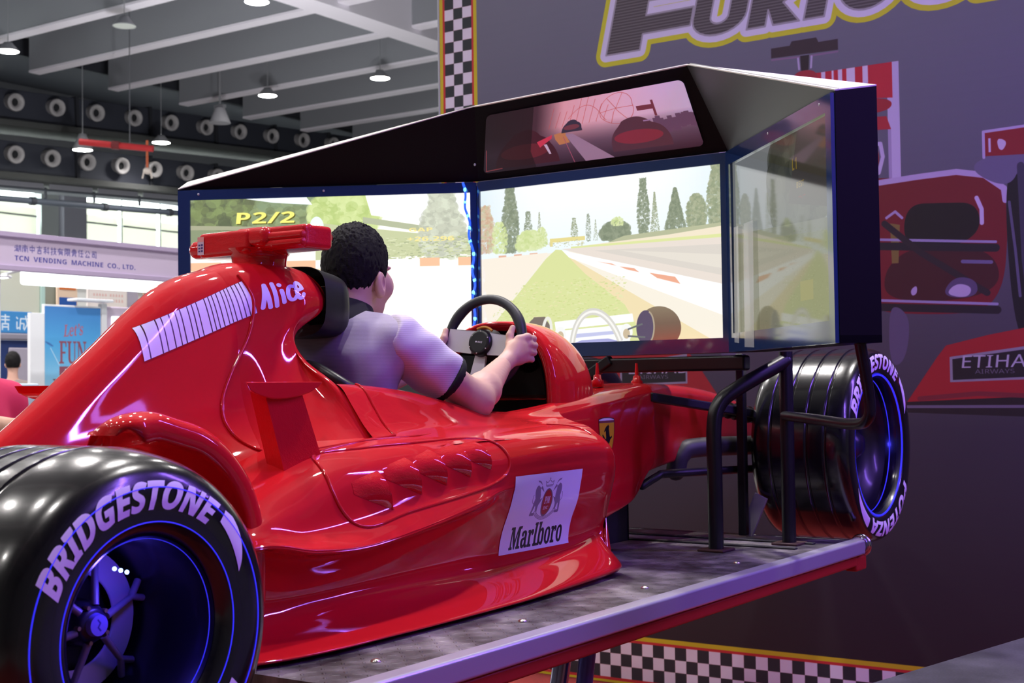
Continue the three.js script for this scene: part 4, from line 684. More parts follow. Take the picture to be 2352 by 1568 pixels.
    P(g, '#a58aa6', [[X(0.44), Y(0.55)], [X(0.475), Y(0.55)], [X(0.62), Y(1)], [X(0.49), Y(1)]]); P(g, '#c98a5c', [[X(0.38), Y(0.52)], [X(0.44), Y(0.5)], [X(0.45), Y(0.68)], [X(0.4), Y(0.7)]]); g.strokeStyle = '#b8607a'; g.beginPath(); g.moveTo(X(0.43), Y(0.58)); g.lineTo(X(0.44), Y(1)); g.stroke();
    const car = (x, y, s, c1, c2) => { g.fillStyle = c1; g.beginPath(); g.moveTo(X(x - 0.12 * s), Y(y)); g.bezierCurveTo(X(x - 0.12 * s), Y(y - 0.28 * s), X(x - 0.07 * s), Y(y - 0.32 * s), X(x - 0.05 * s), Y(y - 0.42 * s)); g.bezierCurveTo(X(x), Y(y - 0.5 * s), X(x + 0.04 * s), Y(y - 0.48 * s), X(x + 0.07 * s), Y(y - 0.36 * s)); g.bezierCurveTo(X(x + 0.13 * s), Y(y - 0.3 * s), X(x + 0.13 * s), Y(y - 0.1 * s), X(x + 0.125 * s), Y(y)); g.closePath(); g.fill(); g.fillStyle = c2; g.beginPath(); g.ellipse(X(x), Y(y - 0.18 * s), X(0.1 * s), Y(0.1 * s), 0, 0, 7); g.fill(); };
    car(0.47, 0.52, 0.42, '#39384c', '#7a4350'); car(0.75, 0.92, 1.05, '#573848', '#8c3448'); g.fillStyle = '#a98ab8'; g.fillRect(X(0.79), Y(0.5), X(0.035), Y(0.02));
    car(0.22, 0.95, 1.25, '#45202f', '#6d2836'); P(g, '#d8405c', [[X(0.29), Y(0.6)], [X(0.37), Y(0.52)], [X(0.37), Y(0.58)], [X(0.31), Y(0.7)]]); P(g, '#cfc3da', [[X(0.33), Y(0.66)], [X(0.345), Y(0.66)], [X(0.35), Y(0.82)], [X(0.34), Y(0.82)]]); g.fillStyle = 'rgba(14,12,20,.55)'; g.fillRect(0, 0, X(0.26), h); g.strokeStyle = '#9a4a50'; g.lineWidth = 4; g.beginPath(); g.moveTo(X(0.01), Y(0.6)); g.lineTo(X(0.015), Y(0.97)); g.lineTo(X(0.1), Y(0.95)); g.stroke();
  });
  const hood = (u, v) => { const a = lerp(CL, CR, u), b = lerp(PL, PR, u); const p = lerp(a, b, v); return [p[0], p[1] - 0.0015, p[2] + 0.0035]; };
  part(d, 'hood_print', quad(hood(0.03, 0.1), hood(0.93, 0.1), hood(0.96, 0.86), hood(0.06, 0.86)), mat(0xffffff, 0.3, 0, { map: ad, transparent: true, emissive: new THREE.Color(1, 1, 1), emissiveMap: ad, emissiveIntensity: 0.4 }), 'printed race scene panel on the hood');  // emissive glow added to brighten the print
  for (const p of [lerp(CL, PL, 0.3), lerp(CR, R0, 0.45), lerp(L0, CL, 0.5), lerp(CR, R0, 0.9), lerp(L0, CL, 0.08)]) part(d, 'screw', ellipsoid(p[0], p[1] - 0.02, p[2] + 0.014, 0.005, 0.005, 0.004, 8), alu);
  // light the screens throw on the driver and the car
  const aim = (s, w, h, k, c) => { const p = s.at(0.5, 1.93, 0.03), q = s.at(0.5, 1.93, 1); addArea(p[0], p[1], p[2], q[0], q[1], q[2], w, h, c, k); };
  aim(s1, 1.05, 0.55, 0.2, new THREE.Color(1, 0.98, 0.9)); aim(s2, 0.95, 0.55, 0.2, new THREE.Color(1, 0.99, 0.92));
  // under-frame and posts
  const st = thing('display_stand', 'black bent-tube stand carrying the screen cabinet over the car nose', 'stand', [0.5, deckTop, -4]);
  part(st, 'cross_beam', merge([bar([-0.42, 1.565, -4.06], [0.52, 1.565, -4.06], 0.05, 0.05)]), frameBlack);
  part(st, 'diagonal_brace', bar([0.02, 1.585, -4.04], [-0.28, 1.41, -4.06], 0.035, 0.035), frameBlack);
  part(st, 'bent_tube', tube([[0.473, 0.975, -3.9], [0.473, 1.2, -3.9], [0.473, 1.36, -3.9], [0.482, 1.43, -3.92], [0.51, 1.475, -3.975], [0.607, 1.57, -4.165]], 0.0245, 60, 14), frameBlack);
  part(st, 'post', rod([0.607, 0.975, -4.167], [0.607, 1.6, -4.167], 0.0225, 16), frameBlack);
  part(st, 'side_tube', tube([[0.607, 1.39, -4.15], [0.8, 1.385, -3.93], [1.02, 1.38, -3.66], [1.09, 1.4, -3.58], [1.1, 1.46, -3.56], [1.1, 1.6, -3.5]], 0.016, 60, 12), mat(0x1c1b20, 0.3, 0.3));
  part(st, 'post', bar([0.385, 0.975, -4.3], [0.385, 1.6, -4.3], 0.03, 0.03), frameBlack);
  part(st, 'post', bar([-0.95, 0.0, -4.0], [-0.95, 1.6, -4.0], 0.045, 0.045), frameBlack);
  part(st, 'post', bar([-1.4, 0.0, -3.66], [-1.4, 1.6, -3.66], 0.045, 0.045), frameBlack);
  for (const [x, z] of [[0.473, -3.9], [0.607, -4.167]]) part(st, 'foot_plate', box(x - 0.045, x + 0.045, deckTop, deckTop + 0.008, z - 0.045, z + 0.045, 0.003), mat(0x3a1d1c, 0.6));
  part(st, 'flat_brace', bar([0.435, 1.11, -4.34], [0.375, 0.975, -4.34], 0.05, 0.012, [0, 0, 1]), mat(0x8d8a86, 0.5));
}
// ---------------------------------------------------------------- the racing car
const wave = noiseTex(512, 512, (u, v) => { const n = 255 * (0.65 * fbm(u, v, 10) + 0.35 * vnoise(u * 70, v * 70, 70)); return [n, n, n]; }, false);
const paint = mat([0.60, 0.008, 0.014], 0.5, 0, { specularIntensity: 0.08, clearcoat: 1, clearcoatRoughness: 0.035, bumpMap: wave, bumpScale: 0.0009 });
const trimBlack = mat(0x0f0e11, 0.5), vinylBlack = mat(0x121113, 0.38), stickerWhite = mat(0xf2eef8, 0.4, 0, { clearcoat: 0.6, clearcoatRoughness: 0.1 });
const car = thing('racing_car', 'glossy red open-wheel racing car with white lettering, a simulator the man sits in', 'car', [0, deckTop, -3]);
{
  // engine cover with its tall spine
  const cover = loft([
    zsec(-0.95, [[0, 1.14], [0.02, 1.135], [0.04, 1.11], [0.06, 1.07], [0.09, 1.03], [0.12, 1.0], [0.15, 0.985], [0.2, 0.98]]),
    zsec(-1.40, [[0, 1.262], [0.016, 1.255], [0.032, 1.225], [0.055, 1.17], [0.085, 1.12], [0.13, 1.08], [0.2, 1.05], [0.3, 1.03]]),
    zsec(-1.65, [[0, 1.417], [0.026, 1.409], [0.048, 1.375], [0.068, 1.30], [0.10, 1.22], [0.16, 1.17], [0.24, 1.14], [0.34, 1.11]]),
    zsec(-1.86, [[0, 1.579], [0.033, 1.570], [0.06, 1.53], [0.08, 1.43], [0.11, 1.33], [0.165, 1.26], [0.24, 1.225], [0.36, 1.19]]),
    zsec(-2.04, [[0, 1.722], [0.039, 1.711], [0.07, 1.665], [0.09, 1.56], [0.12, 1.44], [0.165, 1.36], [0.24, 1.305], [0.37, 1.26]]),
    zsec(-2.17, [[0, 1.775], [0.045, 1.764], [0.079, 1.712], [0.1, 1.61], [0.13, 1.48], [0.175, 1.39], [0.25, 1.335], [0.37, 1.30]]),
    zsec(-2.30, [[0, 1.79], [0.052, 1.778], [0.089, 1.72], [0.106, 1.62], [0.142, 1.50], [0.185, 1.41], [0.26, 1.355], [0.37, 1.32]]),
  ].map(mirrored), 84, 60);
  const coverMesh = part(car, 'engine_cover', cover, paint);
  // roll hoop and shoulders round the seat
  const hoopSecs = [
    zsec(-2.17, [[0, 1.773], [0.043, 1.761], [0.076, 1.708], [0.096, 1.605], [0.125, 1.48], [0.17, 1.39], [0.24, 1.345], [0.34, 1.315]]),
    zsec(-2.25, [[0, 1.799], [0.055, 1.784], [0.096, 1.72], [0.11, 1.635], [0.145, 1.53], [0.19, 1.435], [0.255, 1.375], [0.345, 1.335]]),
    zsec(-2.35, [[0, 1.803], [0.062, 1.793], [0.115, 1.735], [0.122, 1.665], [0.128, 1.605], [0.17, 1.53], [0.25, 1.455], [0.345, 1.36]]),
    [[0, 1.80, -2.43], [0.062, 1.793, -2.43], [0.117, 1.74, -2.42], [0.125, 1.685, -2.405], [0.112, 1.628, -2.368], [0.155, 1.568, -2.352], [0.245, 1.5, -2.37], [0.35, 1.375, -2.42]],
    [[0, 1.785, -2.495], [0.058, 1.778, -2.495], [0.108, 1.732, -2.485], [0.116, 1.685, -2.46], [0.1, 1.632, -2.392], [0.142, 1.574, -2.372], [0.235, 1.502, -2.392], [0.335, 1.395, -2.45]],
    [[0, 1.765, -2.5], [0.05, 1.758, -2.5], [0.095, 1.72, -2.49], [0.1, 1.682, -2.468], [0.08, 1.635, -2.4], [0.12, 1.566, -2.378], [0.212, 1.488, -2.398], [0.31, 1.38, -2.455]],
  ];
  const hoop = loft(hoopSecs.map(mirrored), 84, 40);
  const hoopMesh = part(car, 'roll_hoop', merge([hoop, capGeo(mirrored([[0, 1.765, -2.5], [0.05, 1.758, -2.5], [0.095, 1.72, -2.49], [0.1, 1.682, -2.468], [0.08, 1.635, -2.4], [0.12, 1.566, -2.378]]), true)]), paint);
  // seam bead between cover and hoop
  const seam = laid([hoopMesh, coverMesh], (u, v) => { const p = crPoint([[1.765, -2.235], [1.70, -2.25], [1.62, -2.225], [1.53, -2.16], [1.47, -2.125], [1.42, -2.12], [1.375, -2.15], [1.345, -2.22], [1.335, -2.3]], u); return [1, p[0], p[1]]; }, [-1, 0, 0], 40, 1, 0.001);
  { const s = seam.attributes.position, pts = []; for (let i = 0; i <= 40; i += 2) pts.push([s.getX(i), s.getY(i), s.getZ(i)]); const b = tube(pts, 0.0045, 120, 8); part(car, 'seam_bead', merge([b, mirrorX(b)]), paint); }
  // shoulder and cockpit rim, running forward
  const side = (geoFn) => { const g = geoFn(); return [g, mirrorX(g)]; };
  const rimSecs = [
    zsec(-2.38, [[0.19, 1.30], [0.205, 1.47], [0.225, 1.508], [0.255, 1.50], [0.29, 1.455], [0.325, 1.41], [0.365, 1.375], [0.43, 1.35]]),
    zsec(-2.50, [[0.19, 1.28], [0.205, 1.46], [0.225, 1.503], [0.26, 1.492], [0.295, 1.445], [0.328, 1.405], [0.37, 1.382], [0.43, 1.36]]),
    zsec(-2.66, [[0.19, 1.27], [0.205, 1.44], [0.225, 1.486], [0.26, 1.476], [0.30, 1.435], [0.335, 1.403], [0.37, 1.388], [0.43, 1.365]]),
    zsec(-2.82, [[0.19, 1.25], [0.206, 1.42], [0.228, 1.458], [0.262, 1.45], [0.30, 1.42], [0.335, 1.40], [0.37, 1.389], [0.43, 1.365]]),
    zsec(-2.98, [[0.195, 1.24], [0.21, 1.40], [0.232, 1.432], [0.262, 1.428], [0.30, 1.412], [0.335, 1.40], [0.37, 1.39], [0.43, 1.365]]),
    zsec(-3.14, [[0.20, 1.22], [0.212, 1.395], [0.232, 1.427], [0.256, 1.424], [0.285, 1.408], [0.33, 1.398], [0.37, 1.389], [0.42, 1.365]]),
    zsec(-3.32, [[0.20, 1.22], [0.212, 1.405], [0.23, 1.442], [0.25, 1.438], [0.27, 1.41], [0.31, 1.395], [0.36, 1.38], [0.40, 1.35]]),
  ];
  const rims = side(() => loft(rimSecs, 48, 48));
  const rimMesh = part(car, 'cockpit_side', rims[0], paint); part(car, 'cockpit_side', rims[1], paint);
  // sidepods with undercut and floor flare
  const podSecs = [
    zsec(-1.45, [[0.08, 1.07], [0.16, 1.08], [0.23, 1.075], [0.27, 1.06], [0.285, 1.045], [0.29, 1.034], [0.291, 1.03], [0.288, 1.027], [0.275, 1.02], [0.27, 1.005], [0.275, 0.993], [0.30, 0.983], [0.33, 0.978], [0.3, 0.972]]),
    zsec(-1.72, [[0.15, 1.20], [0.27, 1.20], [0.34, 1.19], [0.38, 1.175], [0.402, 1.165], [0.416, 1.158], [0.42, 1.153], [0.414, 1.149], [0.385, 1.14], [0.37, 1.09], [0.37, 1.04], [0.39, 1.005], [0.46, 0.986], [0.44, 0.972]]),
    zsec(-1.88, [[0.2, 1.265], [0.31, 1.262], [0.38, 1.25], [0.43, 1.225], [0.456, 1.208], [0.474, 1.2], [0.478, 1.194], [0.47, 1.189], [0.43, 1.175], [0.405, 1.12], [0.402, 1.055], [0.43, 1.008], [0.53, 0.986], [0.5, 0.972]]),
    zsec(-2.02, [[0.22, 1.32], [0.33, 1.315], [0.40, 1.298], [0.443, 1.255], [0.464, 1.205], [0.492, 1.182], [0.498, 1.174], [0.489, 1.168], [0.442, 1.152], [0.412, 1.1], [0.41, 1.05], [0.44, 1.012], [0.548, 0.986], [0.52, 0.972]]),
    zsec(-2.18, [[0.22, 1.37], [0.33, 1.362], [0.41, 1.342], [0.45, 1.295], [0.466, 1.222], [0.495, 1.179], [0.501, 1.17], [0.492, 1.163], [0.444, 1.146], [0.414, 1.1], [0.412, 1.05], [0.445, 1.014], [0.55, 0.986], [0.52, 0.972]]),
    zsec(-2.4, [[0.22, 1.395], [0.33, 1.387], [0.415, 1.366], [0.457, 1.322], [0.467, 1.25], [0.491, 1.204], [0.497, 1.194], [0.489, 1.186], [0.446, 1.165], [0.416, 1.11], [0.414, 1.052], [0.448, 1.017], [0.548, 0.986], [0.52, 0.972]]),
    zsec(-2.6, [[0.22, 1.398], [0.33, 1.39], [0.418, 1.368], [0.459, 1.325], [0.467, 1.268], [0.481, 1.232], [0.486, 1.222], [0.479, 1.212], [0.45, 1.185], [0.42, 1.118], [0.417, 1.056], [0.45, 1.02], [0.543, 0.986], [0.51, 0.972]]),
    zsec(-2.74, [[0.22, 1.398], [0.33, 1.39], [0.42, 1.368], [0.459, 1.325], [0.466, 1.28], [0.468, 1.252], [0.468, 1.243], [0.464, 1.232], [0.45, 1.195], [0.424, 1.122], [0.42, 1.06], [0.455, 1.024], [0.535, 0.986], [0.51, 0.972]]),
    zsec(-2.95, [[0.20, 1.40], [0.33, 1.394], [0.42, 1.374], [0.458, 1.332], [0.461, 1.29], [0.459, 1.26], [0.457, 1.25], [0.455, 1.236], [0.446, 1.19], [0.424, 1.125], [0.42, 1.065], [0.452, 1.035], [0.518, 0.99], [0.5, 0.972]]),
    zsec(-3.14, [[0.20, 1.40], [0.33, 1.396], [0.417, 1.375], [0.454, 1.335], [0.456, 1.29], [0.453, 1.26], [0.452, 1.25], [0.449, 1.236], [0.44, 1.19], [0.418, 1.13], [0.413, 1.075], [0.44, 1.05], [0.503, 0.994], [0.48, 0.972]]),
    zsec(-3.28, [[0.20, 1.388], [0.32, 1.384], [0.405, 1.364], [0.443, 1.327], [0.447, 1.285], [0.445, 1.26], [0.443, 1.25], [0.44, 1.236], [0.43, 1.19], [0.408, 1.13], [0.40, 1.09], [0.43, 1.06], [0.485, 0.996], [0.46, 0.972]]),
    zsec(-3.355, [[0.20, 1.36], [0.31, 1.356], [0.385, 1.338], [0.42, 1.306], [0.426, 1.27], [0.424, 1.25], [0.423, 1.24], [0.42, 1.23], [0.41, 1.19], [0.392, 1.13], [0.385, 1.085], [0.41, 1.05], [0.462, 0.996], [0.44, 0.972]]),
    zsec(-3.385, [[0.20, 1.33], [0.30, 1.326], [0.36, 1.312], [0.39, 1.288], [0.398, 1.26], [0.397, 1.245], [0.396, 1.235], [0.394, 1.225], [0.388, 1.19], [0.375, 1.13], [0.37, 1.08], [0.39, 1.035], [0.43, 0.993], [0.41, 0.972]]),
  ].map((q, i) => q.map(([x, y, z], k) => { const lip = i > 0 && i < 8 ? [0.4, 1, 1, 1, 1, 0.9, 0.5, 0][i] : 0; return [x + lip * (k === 5 || k === 6 || k === 7 ? 0.013 : k === 4 ? 0.002 : k >= 8 && k <= 10 ? -0.012 : 0), y, k > 10 && i > 9 ? z + 0.02 * (i - 9) : z]; }));
  const pod = loft(podSecs, 150, 120), podFront = capGeo(podSecs[podSecs.length - 1], true);
  const pods = side(() => merge([pod, podFront]));
  const podMesh = part(car, 'side_pod', pods[0], paint); part(car, 'side_pod', pods[1], paint);
  // panel outline and gill louvres on the pod flank
  const onPod = (y, z) => { caster.set(new THREE.Vector3(1.2, y + 0.35, z), new THREE.Vector3(-0.9, -0.42, 0).normalize()); scene.updateMatrixWorld(true); const h = caster.intersectObjects([podMesh], false)[0]; return h ? h.point.toArray() : null; };
  const skin = (y, z, lift = 0) => { // point of the pod's skin at height y (the flank side)
    caster.set(new THREE.Vector3(1.2, y, z), new THREE.Vector3(-1, 0, 0)); scene.updateMatrixWorld(true); const h = caster.intersectObjects([podMesh], false)[0]; const n = h.face.normal; return [h.point.x + n.x * lift, h.point.y + n.y * lift, h.point.z + n.z * lift]; };
  const outline = crLoop([[1.352, -2.16], [1.366, -2.3], [1.372, -2.5], [1.373, -2.65], [1.362, -2.735], [1.325, -2.765], [1.285, -2.75], [1.262, -2.68], [1.245, -2.55], [1.225, -2.35], [1.205, -2.2], [1.245, -2.145], [1.30, -2.13]]);
  function crLoop(P) { const o = []; for (let i = 0; i < 90; i++) o.push(crPoint(P, i / 90, true)); return o; }
  const edge = tube(outline.map(([y, z]) => skin(y, z, 0.0005)), 0.0042, 220, 8, true);
  for (const g of [edge, mirrorX(edge)]) part(car, 'panel_bead', g, paint);
  const inner = tube([[1.366, -2.2], [1.379, -2.34], [1.384, -2.5], [1.385, -2.62]].map(([y, z]) => skin(y, z, 0.0005)), 0.003, 60, 8);
  part(car, 'panel_bead', inner, paint);
  for (const [z, y0, y1] of [[-2.27, 1.318, 1.232], [-2.375, 1.342, 1.258], [-2.47, 1.355, 1.272], [-2.565, 1.365, 1.285], [-2.65, 1.369, 1.298]]) {
    const lift = (p, q, h) => { const l = skin(p, q, h); return l; }, mid = (y0 + y1) / 2, half = (y0 - y1) / 2, smooth = (t) => t * t * (3 - 2 * t);
    const slope = gridGeo(14, 10, (u, v) => lift(mid + half * (1 - 2 * u) * (0.3 + 0.7 * v) + 0.012 * (1 - v), z + 0.082 * (1 - v) - 0.03 * v * u, 0.0006 + 0.017 * smooth(v) * Math.sin(Math.PI * u) ** 0.8));
    const drop = gridGeo(14, 3, (u, v) => lift(mid + half * (1 - 2 * u), z - 0.03 * u - 0.009 * v, 0.0006 + 0.017 * (1 - smooth(v)) * Math.sin(Math.PI * u) ** 0.8 - 0.001 * v));
    const g = merge([slope, drop]); part(car, 'louvre', g, paint); part(car, 'louvre', mirrorX(g), paint);
  }
  // vertical panel ridge on the cockpit side and a fore-and-aft crease
  const onRim = (x0, z) => { caster.set(new THREE.Vector3(x0, 2, z), new THREE.Vector3(0, -1, 0)); scene.updateMatrixWorld(true); const h = caster.intersectObjects([rimMesh, podMesh], false)[0]; return [h.point.x, h.point.y + 0.0005, h.point.z]; };
  part(car, 'panel_bead', tube([0.235, 0.25, 0.27, 0.29, 0.31, 0.33, 0.35].map((x) => onRim(x, -2.455)), 0.004, 40, 8), paint);
  part(car, 'panel_bead', tube([-2.2, -2.28, -2.36, -2.455].map((z) => onRim(0.352, z)), 0.0035, 40, 8), paint);
  part(car, 'panel_bead', tube([[0.36, -3.1], [0.37, -3.19], [0.4, -3.215], [0.425, -3.22]].map(([x, z]) => onRim(x, z)), 0.003, 30, 8), paint);
  // flip-up fairing ahead of the rear wheel
  const flipUp = (() => {
    const path = [[-1.60, 1.42], [-1.604, 1.44], [-1.63, 1.455], [-1.68, 1.46], [-1.735, 1.447], [-1.80, 1.427], [-1.855, 1.392], [-1.90, 1.345], [-1.93, 1.295], [-1.948, 1.24], [-1.955, 1.17], [-1.955, 1.08]];
    const secs = [];
    for (let k = 0; k <= 26; k++) {
      const t = k / 26, p = crPoint(path, t), q = crPoint(path, Math.min(1, t + 0.02)), o = crPoint(path, Math.max(0, t - 0.02));
      let tz = q[0] - o[0], ty = q[1] - o[1]; const l = Math.hypot(tz, ty); tz /= l; ty /= l; const nz = ty, ny = -tz, grow = Math.min(1, 0.12 + t * 5);
      const c = (dx, dn) => [0.375 + dx * (0.4 + 0.6 * grow), p[1] + ny * dn * grow, p[0] + nz * dn * grow];
      secs.push([c(0.062, -0.05), c(0.066, -0.02), c(0.05, -0.003), c(0.02, 0.002), c(-0.02, -0.006), c(-0.07, -0.035), c(-0.13, -0.09), c(-0.1, -0.12), c(-0.03, -0.07), c(0.03, -0.055)]);
    }
    return loft(secs, 60, 70, { closed: true });
  })();
  const fu = flipUp; part(car, 'wheel_fairing', fu, paint); part(car, 'wheel_fairing', mirrorX(fu), paint);
  part(car, 'tail_block', loft([zsec(-0.9, [[0, 1.08], [0.12, 1.07], [0.2, 1.03], [0.2, 0.99]]), zsec(-1.3, [[0, 1.14], [0.18, 1.12], [0.3, 1.06], [0.3, 0.99]]), zsec(-1.8, [[0, 1.2], [0.25, 1.19], [0.38, 1.12], [0.38, 0.99]])].map(mirrored), 40, 16), paint);
  // winglets standing on the pods
  const winglet = (() => {
    const sh = new THREE.Shape(); sh.moveTo(-1.958, 1.513); sh.lineTo(-2.178, 1.513); sh.quadraticCurveTo(-2.166, 1.503, -2.14, 1.494); sh.quadraticCurveTo(-2.09, 1.48, -2.035, 1.482); sh.quadraticCurveTo(-1.99, 1.487, -1.968, 1.5); sh.closePath();
    const plate = new THREE.ExtrudeGeometry(sh, { depth: 0.08, bevelEnabled: true, bevelSize: 0.003, bevelThickness: 0.005, bevelSegments: 3, curveSegments: 16 }); plate.rotateY(-Math.PI / 2).translate(0.375, 0, 0);
    { const p = plate.attributes.position; for (let i = 0; i < p.count; i++) p.setZ(i, p.getZ(i) - (0.375 - p.getX(i)) * 0.9); plate.computeVertexNormals(); }
    const q = (z0, z1, y, x0, x1) => [[x0, y, z0 - 0.02], [x1, y, z0], [x1, y, z1], [x0, y, z1 - 0.02]];
    const post = [], A = q(-2.02, -2.13, 1.495, 0.3, 0.362), B = q(-2.078, -2.205, 1.31, 0.3, 0.366);
    for (const [i, j] of [[0, 1], [1, 2], [2, 3], [3, 0]]) post.push(quad(B[i], B[j], A[j], A[i]));
    return [plate, merge(post)];
  })();
  for (const s of [1, -1]) {
    const g = sub(car, 'winglet', [0, -deckTop, 3]); const m = (x) => (s > 0 ? x : mirrorX(x));
    local(g, 'plate', m(winglet[0].clone()), paint); local(g, 'pillar', m(winglet[1]), paint);
  }
  // camera pod on the roll hoop
  const pod2 = sub(car, 'camera_pod', [0, -deckTop, 3]);
  const neck = []; for (let k = 0; k <= 8; k++) { const t = k / 8, y = 1.755 + 0.085 * t, f = 1 + 0.9 * (1 - t) ** 5 + 0.28 * t ** 6, a = 0.05 * f, b = 0.07 * (1 + 0.45 * (1 - t) ** 5 + 0.15 * t ** 6), s = []; for (let i = 0; i < 16; i++) { const w = i / 16 * 2 * Math.PI; s.push([a * Math.sign(Math.cos(w)) * Math.abs(Math.cos(w)) ** 0.8, y, -2.372 + b * Math.sign(Math.sin(w)) * Math.abs(Math.sin(w)) ** 0.8]); } neck.push(s); }
  local(pod2, 'neck', flip(loft(neck, 48, 24, { closed: true })), paint);
  local(pod2, 'housing', merge([new RoundedBoxGeometry(0.175, 0.06, 0.15, 5, 0.013).translate(-0.05, 1.853, -2.372), new RoundedBoxGeometry(0.12, 0.052, 0.14, 4, 0.022).translate(0.03, 1.862, -2.372)]), paint);
  local(pod2, 'camera_lobe', new RoundedBoxGeometry(0.12, 0.045, 0.1, 6, 0.022).translate(-0.146, 1.849, -2.372), paint);
  local(pod2, 'ribbed_lobe', merge([new RoundedBoxGeometry(0.17, 0.056, 0.1, 6, 0.012).translate(0.112, 1.858, -2.372), rod([0.05, 1.878, -2.345], [0.19, 1.876, -2.345], 0.011, 18), rod([0.05, 1.862, -2.324], [0.19, 1.861, -2.324], 0.011, 18), rod([0.05, 1.844, -2.324], [0.19, 1.844, -2.324], 0.011, 18), rod([0.05, 1.862, -2.42], [0.186, 1.861, -2.42], 0.011, 18), ellipsoid(0.19, 1.876, -2.345, 0.006, 0.011, 0.011, 14), ellipsoid(0.19, 1.861, -2.324, 0.006, 0.011, 0.011, 14), ellipsoid(0.19, 1.844, -2.324, 0.006, 0.011, 0.011, 14)]), paint);
  const pl = canvas(64, 96, (g) => { g.fillStyle = '#cfc3df'; g.fillRect(0, 0, 64, 96); g.fillStyle = '#4b3f86'; for (let k = 0; k < 3; k++) { g.fillRect(8, 40 + k * 16, 20, 9); g.fillRect(34, 38 + k * 16, 20, 11); } g.fillStyle = '#e9a7ac'; g.fillRect(0, 0, 64, 26); });
  local(pod2, 'maker_plate', quad([-0.134, 1.83, -2.2955], [-0.112, 1.83, -2.2955], [-0.112, 1.874, -2.2955], [-0.134, 1.874, -2.2955]), mat(0xffffff, 0.4, 0, { map: pl }));
  // head pad and seat
  const pad = []; for (let k = 0; k <= 6; k++) { const t = k / 6, z = -2.47 - 0.125 * t, e = 1 - 0.1 * t - (t > 0.8 ? (t - 0.8) * 1.2 : 0); const s = []; for (let i = 0; i < 20; i++) { const w = i / 20 * 2 * Math.PI, c = Math.cos(w), q = Math.sin(w); s.push([0.128 * e * Math.sign(c) * Math.abs(c) ** 0.55, 1.716 + 0.088 * e * Math.sign(q) * Math.abs(q) ** 0.6 - 0.012 * t, z]); } pad.push(s); }
  part(car, 'head_pad', merge([loft(pad, 60, 24, { closed: true }), capGeo(pad[6], false)]), vinylBlack);
  const seatTop = [[0.0, 1.555, -2.44], [0.06, 1.555, -2.44], [0.12, 1.55, -2.43], [0.17, 1.53, -2.43], [0.212, 1.5, -2.455], [0.232, 1.472, -2.52], [0.236, 1.435, -2.6]];
  const seatEdge = tube(seatTop.slice(1), 0.016, 60, 12), seatBack = gridGeo(24, 14, (u, v) => { const p = crPoint(seatTop, u); return [p[0] * (1 - 0.12 * v), p[1] + (1.08 - p[1]) * v, p[2] - 0.1 * v * (1 - u)]; });
  part(car, 'seat_shell', merge([seatEdge, mirrorX(seatEdge), seatBack, mirrorX(seatBack), gridGeo(12, 12, (u, v) => [(u - 0.5) * 0.4, 1.1 + 0.03 * v, -2.53 - 0.6 * v])]), vinylBlack);
  part(car, 'cockpit_tub', merge([gridGeo(4, 12, (u, v) => [-0.215 + 0.005 * u, 1.0 + 0.41 * u, -2.5 - 1.3 * v]), gridGeo(4, 12, (u, v) => [0.21 + 0.003 * u, 1.0 + 0.4 * u, -2.5 - 1.3 * v]), gridGeo(4, 4, (u, v) => [-0.215 + 0.43 * u, 1.0, -2.5 - 1.3 * v]), gridGeo(4, 4, (u, v) => [-0.215 + 0.43 * u, 1.0 + 0.45 * v, -3.8])]), trimBlack);
  part(car, 'cockpit_liner', box(0.06, 0.205, 1.385, 1.40, -3.32, -3.02, 0.004), trimBlack);
  // nose: the tub from the cockpit forward, then the narrower front nose
  const rr = (z, w, yT, yB, r = 0.035) => zsec(z, [[0, yT], [w * 0.5, yT + 0.001], [w - r, yT - 0.002], [w - 0.006, yT - r * 0.7], [w, yT - r * 1.6], [w + 0.002, (yT + yB) / 2], [w, yB + r], [w - r, yB], [0, yB - 0.002]]);
  const tubSecs = [rr(-3.02, 0.236, 1.418, 1.0), rr(-3.2, 0.244, 1.432, 1.0), rr(-3.4, 0.248, 1.452, 1.02), rr(-3.6, 0.25, 1.473, 1.082), rr(-3.72, 0.25, 1.486, 1.108), rr(-3.79, 0.25, 1.493, 1.132), rr(-3.86, 0.25, 1.5, 1.19), rr(-3.915, 0.25, 1.503, 1.225)];
  const tub = merge([loft(tubSecs.map(mirrored), 96, 48), capGeo(mirrored(tubSecs[7]), true)]);
  // the cockpit opening is cut out of the top of the tub
  const cut = (() => { const p = tub.attributes.position, i = tub.index ? tub.index.array : null, keep = []; const n = i ? i.length : p.count; for (let k = 0; k < n; k += 3) { const t = [0, 1, 2].map((q) => (i ? i[k + q] : k + q)); const c = [0, 1, 2].map((a) => (p.getComponent(t[0], a) + p.getComponent(t[1], a) + p.getComponent(t[2], a)) / 3); if (!(Math.abs(c[0]) < 0.2 && c[1] > 1.3 && c[2] > -3.44)) keep.push(...t); } tub.setIndex(keep); return tub; })();
  const tubMesh = part(car, 'nose_tub', cut, paint);
  const noseSecs = [rr(-3.9, 0.222, 1.502, 1.2), rr(-4.1, 0.22, 1.5, 1.225), rr(-4.35, 0.212, 1.486, 1.24), rr(-4.6, 0.202, 1.456, 1.25), rr(-4.9, 0.18, 1.405, 1.24), rr(-5.2, 0.15, 1.34, 1.215), rr(-5.42, 0.11, 1.29, 1.2, 0.025), rr(-5.52, 0.05, 1.26, 1.215, 0.012)];
  part(car, 'nose_cone', merge([loft(noseSecs.map(mirrored), 96, 48), capGeo(mirrored(noseSecs[7]), true)]), mat([0.62, 0.012, 0.012], 0.38, 0, { clearcoat: 1, clearcoatRoughness: 0.05 }));
